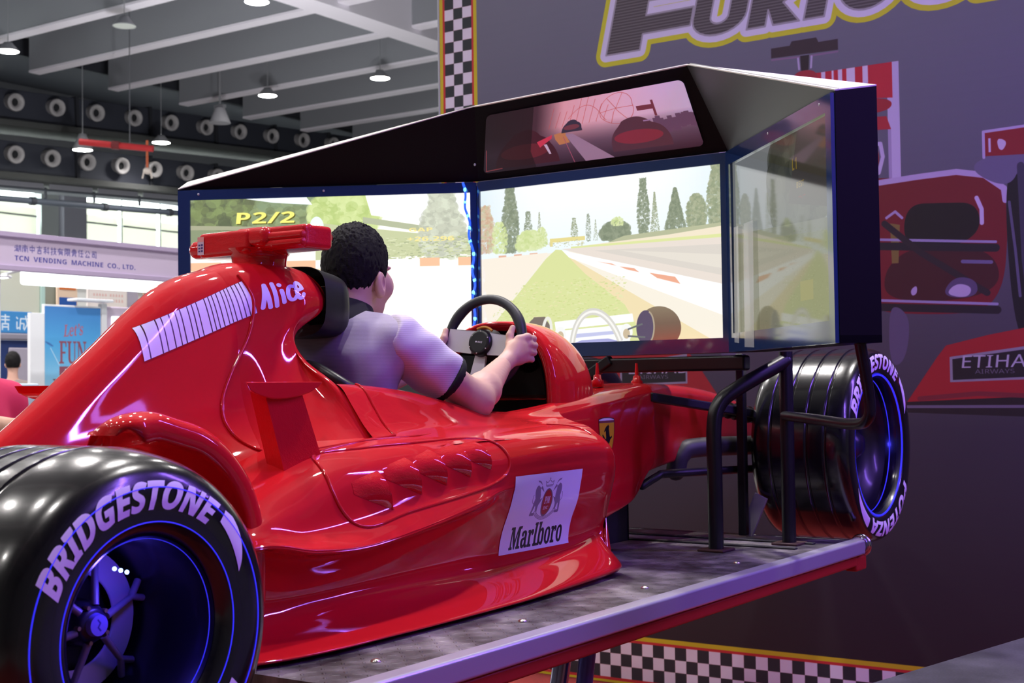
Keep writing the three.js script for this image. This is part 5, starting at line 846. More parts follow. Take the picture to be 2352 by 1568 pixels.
  for (const x of [0.165, 0.0]) {
    const g = sub(car, 'pitot_probe', [0, -deckTop, 3]); const z = x ? -3.985 : -3.985;
    const px = x ? 0.165 : -0.03, pz = x ? -3.79 : -4.0;
    local(g, 'probe_base', new THREE.LatheGeometry([[0, 0.03], [0.012, 0.028], [0.014, 0.014], [0.02, 0.01], [0.021, -0.01], [0, -0.01]].map((p) => new THREE.Vector2(...p)), 16).translate(x ? 0.15 : 0.13, x ? 1.5 : 1.503, x ? -3.985 : -3.76), paint);
    local(g, 'probe_tip', new THREE.CylinderGeometry(0.004, 0.0075, 0.045, 12).translate(x ? 0.15 : 0.13, 1.548, x ? -3.985 : -3.76), paint);
  }
  // instrument cowl
  const arch = (z, w, top, base, n = 22) => { const s = []; for (let i = 0; i <= n; i++) { const a = Math.PI * (i / n); const c = Math.cos(a), q = Math.sin(a); s.push([-w * Math.sign(c) * Math.abs(c) ** 0.78, base + (top - base) * Math.abs(q) ** 0.72, z]); } return s; };
  part(car, 'instrument_cowl', loft([arch(-3.385, 0.176, 1.668, 1.43), arch(-3.372, 0.19, 1.682, 1.43), arch(-3.372, 0.208, 1.693, 1.43), arch(-3.39, 0.221, 1.698, 1.43), arch(-3.44, 0.228, 1.698, 1.43), arch(-3.51, 0.226, 1.69, 1.43), arch(-3.575, 0.219, 1.66, 1.43), arch(-3.605, 0.208, 1.615, 1.43), arch(-3.62, 0.194, 1.56, 1.43), arch(-3.622, 0.165, 1.5, 1.43), arch(-3.622, 0.1, 1.46, 1.43)], 66, 70), paint);
  part(car, 'cowl_lining', merge([flip(loft([arch(-3.384, 0.177, 1.668, 1.36), arch(-3.45, 0.18, 1.672, 1.3), arch(-3.57, 0.175, 1.62, 1.2), arch(-3.58, 0.02, 1.4, 1.3)], 66, 24))]), trimBlack);
  // decals
  const lay = (name, meshes, f, nu, nv, m, label) => part(car, name, laid(meshes, f, [-1, 0, 0], nu, nv), m, label);
  const bars = canvas(1024, 256, (g, w, h) => { g.fillStyle = '#3b0b16'; g.fillRect(0, 0, w, h); g.fillStyle = '#efe9fa'; let x = 2; const wd = [60, 112, 44, 66, 52, 40, 66, 40, 40, 82, 36, 34, 40, 46, 34, 30, 40, 36, 34, 62], gp = [12, 12, 11, 12, 11, 12, 11, 12, 11, 12, 11, 11, 12, 11, 11, 11, 11, 11, 11, 0]; const sum = wd.reduce((a, b) => a + b) + gp.reduce((a, b) => a + b); const s = 1018 / sum; wd.forEach((a, i) => { g.fillRect(x, 2, a * s, h - 4); x += (a + gp[i]) * s; }); });
  const L = (a, b, t) => a + (b - a) * t;
  lay('barcode_sticker', [coverMesh, hoopMesh], (u, v) => [1, L(L(1.562, 1.677, u), L(1.636, 1.755, u), v), L(L(-1.95, -2.258, u), L(-1.945, -2.243, u), v)], 40, 12, mat(0xffffff, 0.35, 0, { map: bars, transparent: true, alphaTest: 0.5, clearcoat: 0.6, clearcoatRoughness: 0.08 }), 'white bar stripes on the red spine');
  const name = canvas(512, 384, (g, w, h) => { g.clearRect(0, 0, w, h); g.strokeStyle = '#e6defa'; g.lineCap = g.lineJoin = 'round'; g.lineWidth = 50; const p = (...q) => { g.beginPath(); q.forEach(([x, y], i) => (i ? g.lineTo(x, y) : g.moveTo(x, y))); g.stroke(); };
    p([40, 350], [66, 60], [118, 355]); g.lineWidth = 36; p([52, 225], [95, 225]); g.lineWidth = 48; p([150, 48], [186, 350]); p([236, 150], [262, 312]); g.lineWidth = 52; p([222, 72], [224, 74]); g.lineWidth = 48;
    g.beginPath(); g.moveTo(372, 110); g.bezierCurveTo(310, 75, 280, 200, 322, 270); g.bezierCurveTo(350, 310, 385, 290, 398, 250); g.stroke();
    g.beginPath(); g.moveTo(412, 170); g.lineTo(478, 150); g.bezierCurveTo(460, 30, 400, 40, 402, 150); g.bezierCurveTo(404, 300, 470, 320, 488, 230); g.stroke(); });
  lay('driver_name', [hoopMesh], (u, v) => [1, L(L(1.682, 1.702, u), L(1.752, 1.768, u), v), L(-2.262, -2.398, u) - 0.01 * v], 30, 20, mat(0xffffff, 0.35, 0, { map: name, transparent: true, alphaTest: 0.5, clearcoat: 0.6, clearcoatRoughness: 0.08 }), 'hand-painted white name');
  const pack = canvas(768, 560, (g, w, h) => {
    g.fillStyle = '#efe9fb'; g.fillRect(0, 0, w, h); const cx = 395;
    g.fillStyle = '#8d7c93'; g.strokeStyle = '#8d7c93'; g.lineWidth = 5;
    for (const s of [-1, 1]) { g.save(); g.translate(cx, 0); g.scale(s, 1); g.beginPath(); g.moveTo(-52, 140); g.bezierCurveTo(-70, 95, -105, 60, -130, 62); g.lineTo(-138, 48); g.lineTo(-122, 52); g.bezierCurveTo(-95, 55, -85, 80, -82, 92); g.lineTo(-92, 100); g.bezierCurveTo(-100, 130, -80, 150, -86, 190); g.lineTo(-60, 178); g.lineTo(-82, 214); g.bezierCurveTo(-100, 230, -100, 260, -86, 300); g.lineTo(-104, 305); g.bezierCurveTo(-120, 260, -118, 240, -128, 230); g.lineTo(-150, 300); g.lineTo(-164, 298); g.bezierCurveTo(-150, 240, -150, 200, -140, 180); g.bezierCurveTo(-160, 120, -150, 90, -122, 84); g.closePath(); g.fill(); g.beginPath(); g.moveTo(-142, 220); g.bezierCurveTo(-175, 210, -170, 170, -160, 150); g.stroke(); g.restore(); }
    g.beginPath(); for (const [x, y] of [[cx - 40, 92], [cx - 46, 62], [cx - 26, 74], [cx, 52], [cx + 26, 74], [cx + 46, 62], [cx + 40, 92]]) g.lineTo(x, y); g.closePath(); g.stroke(); g.beginPath(); g.moveTo(cx - 36, 100); g.lineTo(cx + 36, 100); g.moveTo(cx, 52); g.lineTo(cx, 36); g.moveTo(cx - 7, 43); g.lineTo(cx + 7, 43); g.stroke();
    g.fillStyle = '#7d6470'; g.beginPath(); g.ellipse(cx, 218, 60, 102, 0, 0, 7); g.fill(); g.fillStyle = '#b3202a'; g.beginPath(); g.ellipse(cx, 218, 50, 90, 0, 0, 7); g.fill();
    g.fillStyle = '#efe0ee'; g.textAlign = 'center'; letterer(g, 'PM', cx, 225, 0.8, 1.5, 0, 'bold 48px serif'); letterer(g, 'INC', cx, 270, 0.8, 0.95, 0, 'bold 36px serif');
    g.strokeStyle = '#8d7c93'; g.lineWidth = 24; g.beginPath(); g.arc(cx, 190, 142, 0.62, Math.PI - 0.62); g.stroke(); g.strokeStyle = '#d8cfe6'; g.lineWidth = 16; g.beginPath(); g.arc(cx, 190, 142, 0.66, Math.PI - 0.66); g.stroke(); g.strokeStyle = '#8d7c93'; g.lineWidth = 8; g.setLineDash([6, 5]); g.beginPath(); g.arc(cx, 190, 142, 0.75, Math.PI - 0.75); g.stroke(); g.setLineDash([]);
    g.fillStyle = '#8d7c93'; g.fillRect(cx - 160, 284, 46, 20); g.fillRect(cx + 114, 284, 46, 20);
    g.fillStyle = '#141218'; g.strokeStyle = g.fillStyle; g.save(); g.transform(0.98, 0, 0, 1.75, cx - 10, 530); g.font = 'bold 124px serif'; g.lineWidth = 4; g.fillText('Marlboro', 0, 0); g.strokeText('Marlboro', 0, 0); g.restore();
  });
  lay('pack_sticker', [podMesh], (u, v) => [1, L(L(1.076, 1.074, u), L(1.274, 1.274, u), v), L(-2.775, -3.112, u) - 0.012 * v], 30, 30, mat(0xffffff, 0.4, 0, { map: pack, clearcoat: 0.5, clearcoatRoughness: 0.1 }), 'white square sticker with crest and black serif lettering');
  const shield = canvas(256, 384, (g, w, h) => { g.clearRect(0, 0, w, h); const sh = (k) => { g.beginPath(); g.moveTo(8 + k, 30 + k); g.quadraticCurveTo(128, 0 + k, 248 - k, 30 + k); g.bezierCurveTo(252 - k, 200, 210, 320 - k, 128, 378 - k * 1.5); g.bezierCurveTo(46, 320 - k, 4 + k, 200, 8 + k, 30 + k); g.closePath(); };
    g.fillStyle = '#1c1c1c'; sh(0); g.fill(); g.save(); sh(7); g.clip(); g.fillStyle = '#d9a81c'; g.fillRect(0, 0, w, h); for (const [c, y] of [['#b9c3cf', 0], ['#e7e3ea', 24], ['#7d3b40', 44]]) { g.fillStyle = c; g.fillRect(0, y, w, 20); } g.restore();
    g.fillStyle = '#15130f'; g.beginPath(); g.moveTo(150, 78); g.lineTo(166, 96); g.lineTo(158, 116); g.bezierCurveTo(170, 150, 160, 170, 176, 190); g.lineTo(200, 176); g.lineTo(206, 190); g.lineTo(172, 214); g.bezierCurveTo(170, 240, 150, 240, 146, 262); g.lineTo(160, 320); g.lineTo(136, 328); g.lineTo(126, 266); g.lineTo(106, 300); g.lineTo(92, 290); g.lineTo(110, 244); g.bezierCurveTo(84, 230, 70, 190, 56, 170); g.lineTo(66, 160); g.bezierCurveTo(92, 190, 96, 200, 110, 206); g.bezierCurveTo(120, 180, 106, 160, 112, 130); g.lineTo(92, 146); g.lineTo(86, 134); g.bezierCurveTo(112, 100, 124, 90, 136, 92); g.closePath(); g.fill(); });
  lay('shield_badge', [tubMesh], (u, v) => [1, L(1.268, 1.405, v), L(-3.555, -3.655, u)], 12, 16, mat(0xffffff, 0.35, 0, { map: shield, transparent: true, alphaTest: 0.5, clearcoat: 0.6 }), 'yellow shield badge with a black prancing horse');
  // front suspension
  const armM = mat(0x17151b, 0.4), grey = mat(0x3d3c3d, 0.5);
  for (const s of [1, -1]) {
    const m = (g) => (s > 0 ? g : mirrorX(g));
    part(car, 'upper_arm', m(bar([0.24, 1.458, -3.9], [0.42, 1.375, -4.52], 0.03, 0.03)), armM);
    part(car, 'spring_boot', m((() => { const L2 = []; const a = [0.31, 1.41, -4.3], b = [0.42, 1.36, -4.56]; for (let k = 0; k < 9; k++) { const t0 = k / 9, t1 = (k + 0.62) / 9; L2.push(rod(a.map((v, i) => v + (b[i] - v) * t0), a.map((v, i) => v + (b[i] - v) * t1), 0.03, 16, 0.026)); } L2.push(rod(a, b, 0.022, 14)); return merge(L2); })()), armM);
    part(car, 'axle_beam', m(merge([tube([[0.2, 1.2, -4.16], [0.215, 1.255, -4.17], [0.25, 1.278, -4.24], [0.42, 1.276, -4.6]], 0.034, 40, 16)])), grey);
    part(car, 'axle_sleeve', m(rod([0.33, 1.277, -4.42], [0.44, 1.276, -4.64], 0.03, 18)), mat(0x6a6763, 0.3, 0.6));
    part(car, 'lower_arm', m(tube([[0.2, 1.165, -3.92], [0.23, 1.195, -3.98], [0.25, 1.2, -4.05], [0.42, 1.195, -4.55]], 0.014, 40, 10)), armM);
    part(car, 'push_rod', m(rod([0.27, 1.25, -4.28], [0.28, 1.43, -4.3], 0.012, 10)), mat(0x5c1418, 0.5));
    part(car, 'rear_axle', m(rod([0.1, 1.132, -1.382], [0.45, 1.132, -1.382], 0.035, 16)), armM);
  }
}
// ---------------------------------------------------------------- wheels (axis along x, outer face at x = 0)
{
  const rubber = mat(0x0c0c0e, 0.24, 0, { clearcoat: 0.7, clearcoatRoughness: 0.12 }), rimM = mat(0x09090c, 0.4, 0, { clearcoat: 0.4, clearcoatRoughness: 0.15 }), spokeM = mat(0x8a8094, 0.4, 0.2), discM = mat(0xb4acba, 0.5, 0.1);
  const blueGlow = mat(0x1010c0, 0.4, 0, { emissive: new THREE.Color(0.04, 0.035, 1), emissiveIntensity: 0.9 });
  const V = (a) => a.map((p) => new THREE.Vector2(...p));
  const groove = (r, a, b, n, d) => { const o = [[r, a]]; for (let k = 0; k < n; k++) { const x = a + (b - a) * ((k + 0.5) / n); const s = b > a ? 1 : -1; o.push([r + 0.0005, x - s * 0.008], [r, x - s * 0.0065], [r - d, x - s * 0.0045], [r - d, x + s * 0.0045], [r, x + s * 0.0065], [r + 0.0005, x + s * 0.008]); } o.push([r, b]); return o; };
  const rearProfile = [[0.138, -0.06], [0.14, -0.03], [0.146, -0.016], [0.156, -0.008], [0.17, -0.003], [0.2, 0], [0.222, -0.002], [0.238, -0.008], [0.251, -0.019], [0.261, -0.036], [0.2685, -0.058], [0.2735, -0.085], ...groove(0.2775, -0.11, -0.33, 4, 0.006), [0.274, -0.35], [0.262, -0.372], [0.24, -0.388], [0.2, -0.395], [0.14, -0.38]];
  const frontProfile = [[0.235, -0.07], [0.24, -0.03], [0.248, -0.012], [0.26, -0.004], [0.29, 0], [0.315, -0.004], [0.328, -0.014], [0.336, -0.03], ...groove(0.3395, -0.05, -0.31, 4, 0.006), [0.336, -0.33], [0.326, -0.35], [0.3, -0.362], [0.25, -0.365], [0.2, -0.34]];
  const turned = (p, n = 96) => { const L = p.length, pts = V(p); const g = new THREE.LatheGeometry(pts, n); g.rotateZ(-Math.PI / 2); return g; };   // lathe axis y -> x
  const xAt = (prof, r) => { for (let i = 1; i < prof.length; i++) if (prof[i][0] >= r) { const a = prof[i - 1], b = prof[i]; return a[1] + (b[1] - a[1]) * ((r - a[0]) / (b[0] - a[0])); } return 0; };
  const ringText = (draw) => canvas(2048, 160, (g, w, h) => { g.clearRect(0, 0, w, h); draw(g, w, h); });
  // strip: u runs clockwise from 170 to -190 degrees as seen from outside
  const D = 2048 / 360, at = (deg) => (172 - deg) * D;
  const word = (g, s, a0, a1, font, slant, h) => { g.save(); g.font = font; const m = g.measureText(s).width; g.transform((at(a1) - at(a0)) / m, 0, -slant, h, at(a0) + 10, 146); g.fillText(s, 0, 0); g.lineWidth = 5; g.strokeStyle = g.fillStyle; g.strokeText(s, 0, 0); g.restore(); };
  const tx = ringText((g) => {
    g.fillStyle = '#f4eefb'; word(g, 'BRIDGESTONE', 161, 57, 'bold 120px sans-serif', 0.22, 1.42);
    g.beginPath(); g.moveTo(at(49), 24); g.lineTo(at(44), 16); g.quadraticCurveTo(at(32), 40, at(22), 138); g.quadraticCurveTo(at(36), 112, at(49), 90); g.closePath(); g.fill();
    word(g, 'POTENZA', -28, -112, 'bold 120px sans-serif', 0.22, 1.42); g.beginPath(); g.moveTo(at(-120), 24); g.quadraticCurveTo(at(-140), 40, at(-152), 110); g.lineTo(at(-120), 110); g.closePath(); g.fill();
  });
  const paintM = mat(0xffffff, 0.45, 0, { map: tx, transparent: true, alphaTest: 0.5 });
  function wheel(name, pos, turn, rear) {
    const w = sub(car, name, [pos[0], pos[1] - deckTop, pos[2] + 3]); w.rotation.y = turn;
    const prof = rear ? rearProfile : frontProfile, r0 = rear ? 0.181 : 0.262, r1 = rear ? 0.235 : 0.326;
    local(w, 'tyre', flip(turned(prof)), rubber);
    local(w, 'tyre_lettering', gridGeo(240, 8, (u, v) => { const a = (172 - 360 * u) * R, r = r0 + (r1 - r0) * v; return [xAt(prof, r) + 0.0014, r * Math.sin(a), -r * Math.cos(a)]; }), paintM, 'white tyre lettering');
    if (rear) {
      local(w, 'rim', flip(turned([[0.142, -0.022], [0.139, -0.03], [0.134, -0.06], [0.13, -0.2], [0.118, -0.215], [0.05, -0.22], [0.0, -0.22]])), rimM);
      local(w, 'brake_disc', flip(turned([[0.076, -0.19], [0.078, -0.185], [0.116, -0.185], [0.118, -0.19]])), discM);
      for (let k = 0; k < 6; k++) {
        const a = (k * 60 + 17) * R, c = (r, x, da) => [x, r * Math.sin(a + da), -r * Math.cos(a + da)];
        local(w, 'spoke', merge([rod(c(0.03, -0.145, 0), c(0.1, -0.165, 0), 0.0065, 10, 0.0055), rod(c(0.1, -0.165, 0), c(0.128, -0.175, 0.12), 0.006, 10), rod(c(0.1, -0.165, 0), c(0.128, -0.175, -0.12), 0.006, 10)]), spokeM);
      }
      local(w, 'hub', flip(turned([[0.0, -0.135], [0.022, -0.136], [0.028, -0.142], [0.036, -0.16], [0.04, -0.2]], 40)), mat(0x2a2440, 0.35, 0.2));
      const cap = canvas(64, 64, (g) => { g.fillStyle = '#8f86e0'; g.fillRect(0, 0, 64, 64); g.strokeStyle = '#3d348c'; g.lineWidth = 5; g.beginPath(); g.moveTo(26, 14); g.lineTo(36, 26); g.lineTo(28, 38); g.lineTo(38, 50); g.stroke(); });
      local(w, 'hub_cap', new THREE.CylinderGeometry(0.0165, 0.0185, 0.01, 24).rotateZ(-Math.PI / 2).translate(-0.131, 0, 0), mat(0xffffff, 0.35, 0, { map: cap }));
      for (let k = 0; k < 5; k++) { const a = (k * 72 + 40) * R; local(w, 'wheel_nut', new THREE.CylinderGeometry(0.0035, 0.0035, 0.01, 8).rotateZ(-Math.PI / 2).translate(-0.142, 0.029 * Math.sin(a), -0.029 * Math.cos(a)), mat(0xb08d78, 0.3, 0.7)); }
      for (const [r, x, t] of [[0.1395, -0.03, 0.001], [0.166, -0.0035, 0.001], [0.2185, -0.001, 0.0011]]) local(w, 'glow_ring', new THREE.TorusGeometry(r, t, 8, 120).rotateY(Math.PI / 2).translate(x, 0, 0), blueGlow, 'thin glowing blue ring in place of a reflected LED line');  // reflected blue LED lines on tyre and rim, built as glowing rings
      const pl = new THREE.PointLight(new THREE.Color(0.08, 0.05, 1), 0.03, 1.2, 2); pl.position.set(-0.09, 0.06, -0.035); pl.name = 'wheel_glow'; pl.shadow.radius = 0.4; w.add(pl);
      const lm = sub(w, 'wheel_lamp', [-0.09, 0.06, -0.035]);
      for (let k = 0; k < 3; k++) local(lm, 'bulb', ellipsoid(0.0, 0.03 - 0.004 * k, 0.035 - 0.012 * k, 0.0035, 0.0035, 0.0035, 10), mat(0xcfd4ff, 0.3, 0, { emissive: new THREE.Color(0.3, 0.45, 1), emissiveIntensity: 5 }));
    } else {
      local(w, 'rim', flip(turned([[0.246, -0.014], [0.24, -0.03], [0.235, -0.09], [0.2, -0.14], [0.12, -0.15], [0.08, -0.12], [0.03, -0.1], [0.0, -0.098]])), rimM);
      local(w, 'hub', flip(turned([[0.0, -0.07], [0.03, -0.072], [0.045, -0.09], [0.07, -0.12]], 40)), mat(0x24222c, 0.3, 0.3));
      for (const [r, x, t] of [[0.2465, -0.012, 0.0034], [0.238, -0.055, 0.0022]]) local(w, 'glow_ring', new THREE.TorusGeometry(r, t, 8, 120).rotateY(Math.PI / 2).translate(x, 0, 0), blueGlow, 'thin glowing blue ring in place of a reflected LED line');
      const pl = new THREE.PointLight(new THREE.Color(0.06, 0.05, 1), 0.04, 1.2, 2); pl.position.set(-0.06, 0.0, 0.1); pl.name = 'wheel_glow'; pl.shadow.radius = 0.4; w.add(pl);
    }
    return w;
  }
  wheel('rear_wheel', [0.76, 1.136, -1.382], 0, true); wheel('rear_wheel', [-0.76, 1.136, -1.382], Math.PI, true);
  wheel('front_wheel', [0.76, 1.276, -4.645], 0, false); wheel('front_wheel', [-0.76, 1.276, -4.645], Math.PI, false);
}
// ---------------------------------------------------------------- steering wheel
const SW = { c: [0.01, 1.627, -3.3], r: 0.137, t: 10 * R, spin: -7 * R };
const onWheel = (a, r = SW.r, o = 0) => { const x = r * Math.cos(a), y = r * Math.sin(a); return [SW.c[0] + x, SW.c[1] + y * Math.cos(SW.t) + o * Math.sin(SW.t), SW.c[2] - y * Math.sin(SW.t) + o * Math.cos(SW.t)]; };
{
  const s = sub(car, 'steering_wheel', [SW.c[0], SW.c[1] - deckTop, SW.c[2] + 3]); s.rotation.set(-SW.t, 0, SW.spin);
  const grip = []; for (let k = 0; k < 72; k++) grip.push(k / 72 * 2 * Math.PI);
  const bump = (a, c) => { const d = ((a / R - c + 540) % 360 - 180) / 16; return Math.exp(-d * d); };
  const rim = gridGeo(96, 16, (u, v) => { const a = u * 2 * Math.PI, b = v * 2 * Math.PI, q = 0.0145 + 0.0022 * bump(a, 35) + 0.0022 * bump(a, 145), r = SW.r + q * Math.cos(b); return [r * Math.cos(a), r * Math.sin(a), q * Math.sin(b)]; }, true);
  local(s, 'grip_rim', rim, mat(0x24262c, 0.5));
  const silver = mat(0xc9c4cc, 0.45, 0.25);
  const spoke = (pts, z) => slab(pts.map(([x, y]) => [x, y, z]), 0.008);
  local(s, 'spoke', spoke([[0.02, 0.034], [0.06, 0.03], [0.125, 0.03], [0.128, -0.018], [0.1, -0.03], [0.03, -0.034]], 0.008), silver);
  local(s, 'spoke', spoke([[-0.02, 0.034], [-0.03, -0.036], [-0.1, -0.036], [-0.128, -0.03], [-0.125, 0.032], [-0.06, 0.03]], 0.008), silver);
  local(s, 'spoke', spoke([[-0.018, -0.03], [-0.026, -0.126], [0.026, -0.126], [0.02, -0.03]], 0.008), silver);
  local(s, 'spoke_inlay', spoke([[-0.1, -0.045], [-0.085, -0.115], [-0.03, -0.12], [-0.022, -0.04]], 0.006), mat(0x0c0c0e, 0.25));
  local(s, 'red_edge', spoke([[-0.128, 0.03], [-0.128, -0.03], [-0.108, -0.03], [-0.104, 0.03]], 0.0095), mat(0x8d1f2c, 0.4));
  const face = canvas(256, 256, (g) => { g.fillStyle = '#17171b'; g.fillRect(0, 0, 256, 256); g.fillStyle = '#d8d4de'; g.beginPath(); g.arc(92, 128, 11, 0, 7); g.fill(); letterer(g, 'RACE', 112, 139, 1, 1, 0.2, 'bold 30px sans-serif'); });
  const hub = new THREE.LatheGeometry([[0, 0.03], [0.03, 0.03], [0.037, 0.028], [0.041, 0.02], [0.043, 0.0], [0.05, -0.03]].map((p) => new THREE.Vector2(...p)), 40).rotateX(Math.PI / 2);
  local(s, 'hub', hub, mat(0x151519, 0.35));
  local(s, 'hub_badge', new THREE.CircleGeometry(0.03, 32).translate(0, 0, 0.0305), mat(0xffffff, 0.4, 0, { map: face }));
  for (let k = 0; k < 6; k++) { const a = (k * 60 + 30) * R; local(s, 'hub_bolt', ellipsoid(0.0335 * Math.cos(a), 0.0335 * Math.sin(a), 0.028, 0.0028, 0.0028, 0.002, 8), mat(0xd0c8c8, 0.25, 0.9)); }
  for (const x of [-0.075, 0.075]) for (let k = 0; k < 3; k++) for (const dx of [-0.012, 0.012]) local(s, 'button', new RoundedBoxGeometry(0.013, 0.005, 0.003, 2, 0.001).translate(x + dx, 0.012 - k * 0.011, 0.0095), mat(0x6d6a74, 0.4));
  local(s, 'indicator', new THREE.TorusGeometry(0.049, 0.004, 8, 20, 1.2).rotateZ(0.97).translate(0, 0, 0.01), mat(0xd08a2a, 0.4));
  local(s, 'column', new THREE.CylinderGeometry(0.035, 0.045, 0.22, 20).rotateX(Math.PI / 2).translate(0, 0, -0.14), trimBlack);
  local(s, 'paddle', merge([box(0.05, 0.11, -0.03, 0.03, -0.05, -0.045, 0.002), box(-0.11, -0.05, -0.03, 0.03, -0.05, -0.045, 0.002)]), trimBlack);
}
// ---------------------------------------------------------------- people
const skinM = mat([0.62, 0.36, 0.28], 0.5, 0, { sheen: 0.2, sheenRoughness: 0.5, sheenColor: new THREE.Color(0.5, 0.3, 0.25) }), hairTex = noiseTex(128, 128, (u, v) => { const n = 255 * vnoise(u * 128, v * 128, 128); return [n, n, n]; }, false, 4, 4);
const hairM = mat([0.007, 0.006, 0.007], 0.75, 0, { bumpMap: hairTex, bumpScale: 0.0015, specularIntensity: 0.4 });
function boxUV(g, s) { const p = g.attributes.position, u = g.attributes.uv; for (let i = 0; i < p.count; i++) u.setXY(i, p.getX(i) * s + p.getZ(i) * s, p.getY(i) * s); return g; }
{
  const man = thing('person', 'seated man with short black hair in a grey-violet polo shirt gripping the steering wheel', 'person', [0, 1.1, -2.65]);
  const HC = [0, 1.812, -2.735];
  const mir = (p) => [-p[0], p[1], p[2]];
  const SH = [0.178, 1.618, -2.685], EL = [0.248, 1.462, -2.92], WR = [0.152, 1.556, -3.185];
  const TC = Math.cos(0.19), TS = Math.sin(0.19), turnHead = (x, z) => { const dz = z + 2.72; return [x * TC - dz * TS, -2.72 + x * TS + dz * TC]; };
  const headF = (x0, y, z0) => {
    const [x, z] = turnHead(x0, z0), ax = Math.abs(x);
    let d = ell(x, y, z, [0, 1.822, -2.728], [0.076, 0.098, 0.096]);
    d = smin(d, ell(x, y, z, [0, 1.762, -2.778], [0.058, 0.075, 0.062]), 0.03);
    d = smin(d, ell(x, y, z, [0, 1.712, -2.805], [0.034, 0.028, 0.03]), 0.03);                 // chin
    d = smin(d, ell(ax, y, z, [0.049, 1.772, -2.803], [0.023, 0.03, 0.024]), 0.025);         // cheek
    d = smin(d, capsule(x, y, z, [0, 1.8, -2.828], [0, 1.772, -2.842], 0.007, 0.011), 0.014);  // nose
    d = smin(d, ell(ax, y, z, [0.03, 1.823, -2.818], [0.03, 0.008, 0.014]), 0.012);           // brow
    d = Math.max(d, -ell(ax, y, z, [0.031, 1.805, -2.838], [0.017, 0.009, 0.012]));           // eye socket
    d = smin(d, ell(x, y, z, [0, 1.742, -2.833], [0.023, 0.006, 0.01]), 0.008); d = smin(d, ell(x, y, z, [0, 1.732, -2.83], [0.02, 0.006, 0.01]), 0.006);
    let e = ell(ax, y, z, [0.08, 1.772, -2.722], [0.011, 0.033, 0.021]); e = smin(e, ell(ax, y, z, [0.076, 1.75, -2.73], [0.01, 0.015, 0.012]), 0.008); e = Math.max(e, -ell(ax, y, z, [0.09, 1.775, -2.727], [0.008, 0.02, 0.011]));
    d = smin(d, e, 0.008);
    return smin(d, capsule(x, y, z, [0, 1.63, -2.675], [0, 1.765, -2.715], 0.062, 0.055), 0.03);
  };
  const torsoF = (x, y, z, g = 0) => {
    const ax = Math.abs(x);
    let d = ell(x, y, z, [0, 1.48, -2.645], [0.168 + g, 0.19, 0.105 + g]);
    d = smin(d, ell(x, y, z, [0, 1.27, -2.64], [0.155 + g, 0.2, 0.11 + g]), 0.08);
    d = smin(d, capsule(ax, y, z, [0.03, 1.645, -2.672], [SH[0] - 0.012, SH[1] - 0.005, SH[2]], 0.046 + g, 0.052 + g), 0.06);
    return smin(d, ell(ax, y, z, [0.1, 1.57, -2.63], [0.075 + g, 0.08, 0.065 + g]), 0.05);
  };
  const armF = (x, y, z, g = 0) => { const ax = Math.abs(x); let d = capsule(ax, y, z, SH, EL, 0.052 + g, 0.046 + g); const M = EL.map((v, k) => v + (WR[k] - v) * 0.3); d = smin(d, capsule(ax, y, z, EL, M, 0.046, 0.047), 0.03); return smin(d, capsule(ax, y, z, M, WR, 0.0465, 0.0285), 0.02); };
  // hand closed on the rim
  const GA = -14 * R;
  const handF = (x, y, z) => {
    const ax = Math.abs(x);
    let d = capsule(ax, y, z, WR, [0.152, 1.582, -3.232], 0.0265, 0.027);
    d = smin(d, ell(ax, y, z, [0.162, 1.602, -3.266], [0.024, 0.04, 0.034]), 0.025);
    d = smin(d, ell(ax, y, z, [0.147, 1.6, -3.256], [0.02, 0.028, 0.025]), 0.02);
    for (let i = 0; i < 4; i++) {
      const yy = 1.641 - 0.0205 * i, r = [0.0098, 0.0102, 0.0096, 0.0084][i], o = [0.002, 0.006, 0.003, -0.004][i];
      const K = [0.174 + o * 0.5, yy, -3.285 - o], M = [0.173 + o * 0.4, yy - 0.003, -3.318 - o], T = [0.148, yy - 0.004, -3.331 - o * 0.5], E = [0.125, yy - 0.003, -3.318];
      let f = capsule(ax, y, z, K, M, r * 1.12, r); f = smin(f, capsule(ax, y, z, M, T, r, r * 0.94), 0.004); f = smin(f, capsule(ax, y, z, T, E, r * 0.94, r * 0.85), 0.004);
      d = smin(d, f, 0.0065); d = smin(d, capsule(ax, y, z, [0.162, yy - 0.004, -3.262], K, 0.0115, r * 1.15), 0.01);
    }
    let t = capsule(ax, y, z, [0.148, 1.592, -3.246], [0.127, 1.622, -3.266], 0.0155, 0.0125); t = smin(t, capsule(ax, y, z, [0.127, 1.622, -3.266], [0.121, 1.648, -3.275], 0.0122, 0.011), 0.006); t = smin(t, capsule(ax, y, z, [0.121, 1.648, -3.275], [0.1235, 1.671, -3.287], 0.011, 0.0088), 0.005);
    return smin(d, t, 0.011);
  };
  const thigh = (x, y, z, g) => { const ax = Math.abs(x); let d = capsule(ax, y, z, [0.09, 1.2, -2.64], [0.1, 1.27, -3.03], 0.085 + g, 0.06 + g); d = smin(d, capsule(ax, y, z, [0.1, 1.27, -3.03], [0.09, 1.12, -3.42], 0.058 + g, 0.042 + g), 0.03); return smin(d, capsule(ax, y, z, [0.09, 1.09, -3.43], [0.09, 1.17, -3.52], 0.04, 0.032), 0.02); };
  const trunk = netGeo((x, y, z) => smin(smin(smin(torsoF(x, y, z, -0.008), armF(x, y, z), 0.03), thigh(x, y, z, -0.012), 0.03), headF(x, y, z), 0.03), [-0.32, 1.02, -3.6], [0.32, 1.75, -2.5], 0.009);
  const headG = netGeo(headF, [-0.13, 1.64, -2.9], [0.13, 1.94, -2.6], 0.0034);
  const handR = netGeo(handF, [0.09, 1.53, -3.35], [0.21, 1.7, -3.15], 0.0028), handL = mirrorX(handR);
